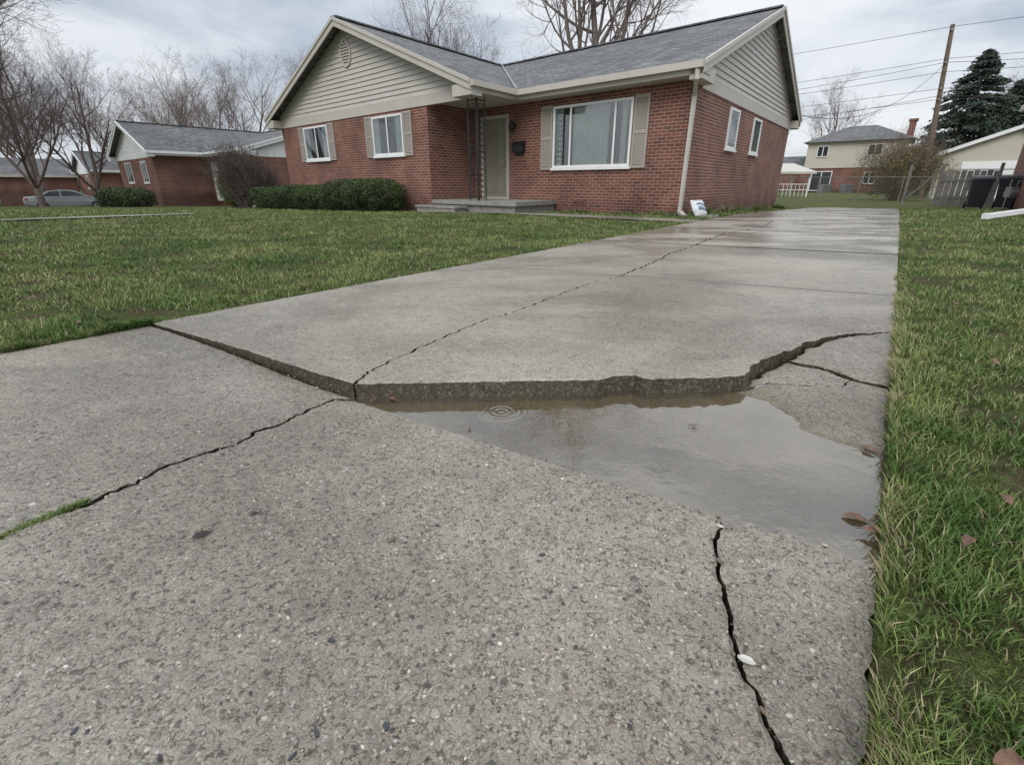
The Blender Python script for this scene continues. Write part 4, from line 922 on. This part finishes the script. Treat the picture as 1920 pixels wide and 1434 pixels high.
for (x,y) in ((33.5,56.5),(35.0,55.2)):
    z=gzf(x,y); root=empty('air_conditioner',(x,y,z),'grey outdoor air conditioning unit by the back wall','air conditioner','air conditioning units'); mb=MB(); mb.box([Vector((x+a,y+b,z+c)) for c in (0,.85) for a,b in ((-.45,-.45),(.45,-.45),(.45,.45),(-.45,.45))]); mb.obj('casing',M['metal'],root)
    mb=MB()
    for i in range(6): mb.bar((x-.46,y-.465,z+.12+i*.12),(x+.46,y-.465,z+.12+i*.12),.02)
    mb.obj('grille',M['iron'],root)
# ---------- leaves
def leaf(p,z,size,ang,tilt,lab,curl=1.0,mat='leafbrown'):
    mb=MB(); Rm=Matrix.Rotation(ang,3,'Z')@Matrix.Rotation(tilt,3,'X'); K=9; up=[];dn=[];mid=[]
    lobes=[.02,.22,.30,.40,.36,.42,.30,.18,.02]
    for i in range(K):
        t=i/(K-1); x=(t-.5)*size; w=lobes[i]*size*.7; c=.12*size*math.sin(t*4)*curl
        up.append(Rm@Vector((x,w,c+.5*curl*w*random.uniform(.5,1.4)))); dn.append(Rm@Vector((x,-w,c+.4*curl*w*random.uniform(.3,1.5))))
        mid.append(Rm@Vector((x,0,c)))
    O=Vector((p.x,p.y,z))
    for i in range(K-1): mb.add([O+mid[i],O+mid[i+1],O+up[i+1],O+up[i]]); mb.add([O+mid[i+1],O+mid[i],O+dn[i],O+dn[i+1]])
    mb.tube([O+mid[-1],O+mid[-1]+Rm@Vector((size*.3,.01,.004))],[.0012,.0008],4)
    tag(mb.obj('dead_leaf',M[mat],origin=O,uv=False,recalc=False),lab,'leaf',group='fallen leaves')
for (u,v,z,sz) in ((1630,842,-.052,.042),(1604,972,-.056,.05),(1638,996,-.045,.042),(736,748,-.056,.035),(700,752,-.055,.025),(880,806,-.057,.016),(1300,800,-.057,.014)):
    leaf(G(u,v,z),z+.003,sz,random.uniform(0,6),random.uniform(-.08,.08),'wet brown leaf lying flat at the puddle edge',.35)
leaf(GL(378,1005),low(*GL(378,1005))+.004,.034,.7,.1,'small wet dark leaf stuck to the concrete',.4,'leafdark')
leaf(GL(478,964),low(*GL(478,964))+.003,.018,.4,.1,'small wet dark leaf stuck to the concrete',.4,'leafdark')
for (u,v,sz) in ((1880,935,.045),(1862,680,.045),(1830,600,.04),(1790,570,.04),(1893,1430,.04),(1815,1015,.035),(570,535,.05),(300,518,.05),(180,530,.05),(145,605,.05),(520,470,.06),(700,460,.06),(230,415,.08),(800,500,.05),(1870,610,.035),(90,470,.06),(400,500,.04),(640,440,.07),(1750,640,.035),(1730,470,.06),(1800,450,.06),(60,560,.05)):
    leaf(G(u,v,.02),.022,sz,random.uniform(0,6),random.uniform(-.4,.4),'dry brown fallen leaf resting on the grass',.8)
def chip(u,v,sz,mat,lab):
    p=GL(u,v); z=low(p.x,p.y); mb=MB(); K=9; a0=random.uniform(0,6); O=Vector((p.x,p.y,z)); R1=[];R2=[]
    el=random.uniform(.4,.7)
    for i in range(K):
        a=2*math.pi*i/K; r=sz*random.uniform(.75,1.1); x,y=math.cos(a)*r,math.sin(a)*r*el; x,y=x*math.cos(a0)-y*math.sin(a0),x*math.sin(a0)+y*math.cos(a0)
        R1.append(O+Vector((x,y,-.002))); R2.append(O+Vector((x*.7,y*.7,sz*.22)))
    for i in range(K): j=(i+1)%K; mb.add([R1[i],R1[j],R2[j],R2[i]])
    mb.add(R2); tag(mb.obj('stone_chip',mat,origin=O,uv=False),lab,'stone',group='stones bedded in the concrete')
M['stdark']=plain('dark_stone',(.04,.042,.048),.4,.3,60); M['stwhite']=plain('pale_stone',(.58,.56,.50),.6,.2,60); M['stbrown']=plain('brown_stone',(.15,.11,.08),.6,.3,60)
for (u,v,sz,m) in ((1017,1040,.009,'stdark'),(738,1010,.010,'stbrown'),(594,1375,.009,'stdark'),(725,1362,.009,'stdark'),(622,1200,.009,'stdark'),(548,1418,.009,'stdark'),(1400,1235,.013,'stwhite'),(1192,1060,.005,'stwhite'),(767,1258,.005,'stwhite'),(680,1400,.005,'stwhite'),(1110,1190,.005,'stwhite'),(540,1158,.006,'stwhite'),(1350,985,.008,'stwhite'),(300,1420,.008,'stdark'),(1145,1350,.007,'stbrown'),(880,870,.009,'stbrown'),(820,985,.008,'stdark'),(1430,1330,.008,'stbrown'),(1350,1050,.009,'stbrown'),(587,935,.006,'stdark'),(705,1120,.007,'stdark'),(140,1370,.007,'stdark'),(60,945,.007,'stwhite'),(430,828,.01,'stbrown'),(365,1200,.006,'stbrown'),(935,1180,.006,'stbrown'),(470,1300,.006,'stdark')):
    chip(u,v,sz,M[m],{'stdark':'small dark stone set in weathered concrete','stwhite':'small pale stone set in weathered concrete','stbrown':'small brown stone set in weathered concrete'}[m])
# gravel
nn=5600; lr=np.exp(rng.uniform(np.log(.3),np.log(3),nn)); th=rng.uniform(-.95,.8,nn); x=lr*np.sin(th); y=lr*np.cos(th)
nearp=[(p.x,p.y) for p in [A0,c2t,jE,DR(-3,0),Vector((-4,-1.5)),Vector((-4.2,.1)),Vector((-3,.7)),G(10,668,-.015),B1+Vector((0,-.03)),G(450,668,-.03),G(560,700,-.04)]]
k=inpoly(x,y,nearp); x,y=x[k],y[k]; nn=len(x); z=np.array([low(a,b) for a,b in zip(x,y)])
sz=(.0010+.0042*rng.random(nn)**2.6)*(1+.1*lr[k]); K=6; ang=rng.uniform(0,6.28,nn); V=np.zeros((nn,13,3)); el=rng.uniform(.45,.95,nn)
for i in range(K):
    a=i*2*np.pi/K
    for j,(sc_,hz) in enumerate(((1,-.2),(.75,.28))):
        rr=sz*rng.uniform(.75,1.15,nn); px,py=np.cos(a)*rr*sc_,np.sin(a)*rr*sc_*el
        V[:,i+j*6,0]=x+px*np.cos(ang)-py*np.sin(ang); V[:,i+j*6,1]=y+px*np.sin(ang)+py*np.cos(ang); V[:,i+j*6,2]=z+sz*hz
V[:,12]=np.stack([x,y,z+sz*.34],1)
tm=[(i,(i+1)%6,6+(i+1)%6,6+i) for i in range(6)]+[(6+i,6+(i+1)%6,12) for i in range(6)]
pal=np.array([[.06,.057,.058],[.15,.12,.095],[.25,.205,.155],[.36,.315,.25],[.45,.41,.34],[.60,.57,.50]]); 
tag(fastmesh('gravel',V,tm,M['pebble'],pal[rng.choice(6,nn,p=[.16,.24,.26,.22,.10,.02])]),'fine loose gravel and exposed stones on concrete','gravel','stuff')
# ---------- grass
def blades(name,x,y,z,h,w,lean,label,dry=.12,dirv=None,tone=1.0):
    nn=len(x); az=rng.uniform(0,6.283,nn); la=rng.uniform(0,6.283,nn) if dirv is None else dirv+rng.normal(size=nn)*1.0
    wx,wy=np.cos(az)*w/2,np.sin(az)*w/2; lx,ly=np.cos(la)*h*lean,np.sin(la)*h*lean; hz=h*np.sqrt(np.clip(1-(lean*.85)**2,.08,1))
    V=np.zeros((nn,5,3)); B=np.stack([x,y,z],1); Wv=np.stack([wx,wy,0*wx],1)
    V[:,0]=B-Wv;V[:,1]=B+Wv; Mi=B+np.stack([lx*.35,ly*.35,hz*.6],1); V[:,2]=Mi-Wv*.8;V[:,3]=Mi+Wv*.8; V[:,4]=B+np.stack([lx,ly,hz],1)
    cl=np.array([mnoise.noise(Vector((a*1.3,b*1.3,0))) +.7*mnoise.noise(Vector((a*6,b*6,5))) for a,b in zip(x,y)])
    t=np.clip(.5+cl*.8+.22*rng.normal(size=nn),0,1)[:,None]
    col=np.array([.07,.14,.03])*(1-t)+np.array([.25,.32,.095])*t
    dr=rng.random(nn)<dry*(1+1.4*np.clip(cl,-.7,1)); dc=np.array([.44,.38,.22])*(.55+.6*rng.random((nn,1))); col=np.where(dr[:,None],dc,col)*tone
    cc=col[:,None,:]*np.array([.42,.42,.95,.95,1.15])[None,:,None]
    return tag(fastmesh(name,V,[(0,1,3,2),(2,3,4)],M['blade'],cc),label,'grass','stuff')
hp=[HP(-.02,0),HP(-.02,11),HP(15.3,11),HP(15.3,-1.87),HP(6.85,-1.87),HP(6.85,-2.4),HP(5.1,-2.4),HP(5.1,-1.9),HP(3.4,-1.9),HP(3.4,0)]; hp=[(p.x,p.y) for p in hp]
wp=[DR(7.5,W),HP(3.45,-2.55),HP(6.2,-3.05),HP(6.2,-2.33),HP(3.45,-1.9),DR(8.2,W)]; wp=[(p.x,p.y) for p in wp]
nn=760000; lr=np.exp(rng.uniform(np.log(.30),np.log(24),nn)); th=rng.uniform(-.95,1.05,nn); x=lr*np.sin(th); y=lr*np.cos(th)
keep=rng.random(nn)<np.clip(lr/1.6,.45,1)**1.3
x,y,lr=x[keep],y[keep],lr[keep]
k=~inpoly(x,y,outl)&~inpoly(x,y,hp)&~inpoly(x,y,wp)
x,y,lr=x[k],y[k],lr[k]
cl=np.array([mnoise.noise(Vector((a*3,b*3,9)))+.6*mnoise.noise(Vector((a*11,b*11,3))) for a,b in zip(x,y)])
edge=pdist(x,y,outl)
k=(rng.random(len(x))<np.clip(.66+1.35*cl,.08,1))&((edge>.045)|(rng.random(len(x))<.4+cl))
x,y,lr,cl=x[k],y[k],lr[k],cl[k]; z=lawnz(x,y)
h=(.016+.026*rng.random(len(x))**1.7)*(1+.6*cl)*(1+np.clip(lr/40,0,.4)); w=.0018+.0008*lr*(.6+.6*rng.random(len(x)))
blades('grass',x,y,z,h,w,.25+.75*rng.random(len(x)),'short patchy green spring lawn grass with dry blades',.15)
def fringe(a,b,nn,toward,hh=.06,dry=.38,w=.0026,tone=.9):
    t=rng.random(nn); off=np.abs(rng.normal(size=nn))*.03-.001
    x=a.x+(b.x-a.x)*t-toward.x*off; y=a.y+(b.y-a.y)*t-toward.y*off
    cl=np.array([mnoise.noise(Vector((p*5,q*5,31)))+.5*mnoise.noise(Vector((p*17,q*17,3))) for p,q in zip(x,y)])
    k=rng.random(nn)<np.clip(.45+1.8*cl,.03,1); x,y,cl=x[k],y[k],cl[k]; m=len(x)
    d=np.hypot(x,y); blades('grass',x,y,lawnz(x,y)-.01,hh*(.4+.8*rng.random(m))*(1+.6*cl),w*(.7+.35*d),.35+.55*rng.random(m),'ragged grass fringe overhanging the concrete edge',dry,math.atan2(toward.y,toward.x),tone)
fringe(DR(-1.6,-.0),DR(3,0),11000,n,.042); fringe(DR(3,0),DR(12,0),6000,n,.028)
fringe(B1,DR(5,W),8000,-n,.032); fringe(DR(5,W),DR(9,W),3000,-n,.035)
fringe(B1,G(0,664,-.015),4500,Vector((.7,-.7)),.04); fringe(G(0,664,-.015),Vector((-3.25,.78)),3000,Vector((.6,-.7)),.04)
a=GL(165,938);b=GL(-10,1008); nn=2600; t=rng.random(nn); x=a.x+(b.x-a.x)*t+rng.normal(size=nn)*.009*(.4+t);y=a.y+(b.y-a.y)*t+rng.normal(size=nn)*.009*(.4+t)
blades('grass',x,y,np.full(nn,-.050),.013*(.5+rng.random(nn)),np.full(nn,.0022),.5+.4*rng.random(nn),'green grass and moss sprouting from a crack',.25)
def weeds(p0,p1,nn,hh):
    t=rng.random(nn); x=p0.x+(p1.x-p0.x)*t+rng.normal(size=nn)*.12; y=p0.y+(p1.y-p0.y)*t+rng.normal(size=nn)*.12
    cl=np.array([max(0,mnoise.noise(Vector((a*2.2,b*2.2,19)))) for a,b in zip(x,y)])
    blades('weeds',x,y,gz(x,y)-.02,hh*(.3+2.2*cl)*(.6+.6*rng.random(nn)),np.full(nn,.02),.4+.5*rng.random(nn),'low weeds growing along the brick foundation',.25,None,.6)
weeds(HP(-.35,.2),HP(-.45,10.5),5000,.16); weeds(HP(0,-.35),HP(3.4,-.35),2500,.08)
strip('soil_bed',[HP(-.02,-.5),HP(3.5,-.62),HP(3.45,-.02),HP(-.02,-.02)],.004,'bare dark soil bed along the brick wall',M['soil'],'soil')
# ---------- sky & light
w=bpy.data.worlds.new('World'); sc.world=w; w.use_nodes=True; nt=w.node_tree; nt.nodes.clear()
out=nd(nt,'ShaderNodeOutputWorld'); tc=nd(nt,'ShaderNodeTexCoord')
sky=nd(nt,'ShaderNodeTexSky',sky_type='NISHITA'); sky.sun_disc=False; sky.sun_elevation=math.radians(40); sky.sun_rotation=math.radians(200)
mp=nd(nt,'ShaderNodeMapping',{'Vector':tc.outputs['Generated'],'Scale':(1,1,3.4),'Location':(.3,.1,.4)})
n1=noise(nt,mp.outputs[0],2.6,6,.55,.3)
cc=ramp(nt,n1.outputs['Fac'],[(.32,(.44,.50,.59)),(.44,(.61,.665,.74)),(.54,(.80,.835,.88)),(.68,(.95,.965,.985))])
sp=nd(nt,'ShaderNodeSeparateXYZ',{0:tc.outputs['Generated']})
up=ramp(nt,sp.outputs[2],[(0.0,.98),(.3,1.06),(.8,1.9)])
cc=mixc(nt,1.0,cc,up,'MULTIPLY')
b1=nd(nt,'ShaderNodeBackground',{'Color':cc,'Strength':1.0}); b2=nd(nt,'ShaderNodeBackground',{'Color':sky.outputs[0],'Strength':.10})
mx=nd(nt,'ShaderNodeMixShader',{0:.12,1:b1.outputs[0],2:b2.outputs[0]}); lk(nt,mx.outputs[0],out.inputs[0])
ld=bpy.data.lights.new('sun','SUN'); ld.energy=1.4; ld.angle=math.radians(28); ld.color=(1,.96,.90); so=bpy.data.objects.new('sun',ld); sc.collection.objects.link(so)
so.rotation_euler=(math.radians(50),0,math.radians(-20)); so.location=(0,0,20)
# ---------- camera
cd=bpy.data.cameras.new('camera'); cam=bpy.data.objects.new('camera',cd); sc.collection.objects.link(cam); sc.camera=cam
cam.location=(0,0,CAMH); cam.rotation_euler=(math.pi/2-PIT,0,0); cd.sensor_fit='HORIZONTAL'; cd.sensor_width=36; cd.lens=36*F0/1920; cd.clip_start=.02; cd.clip_end=2000
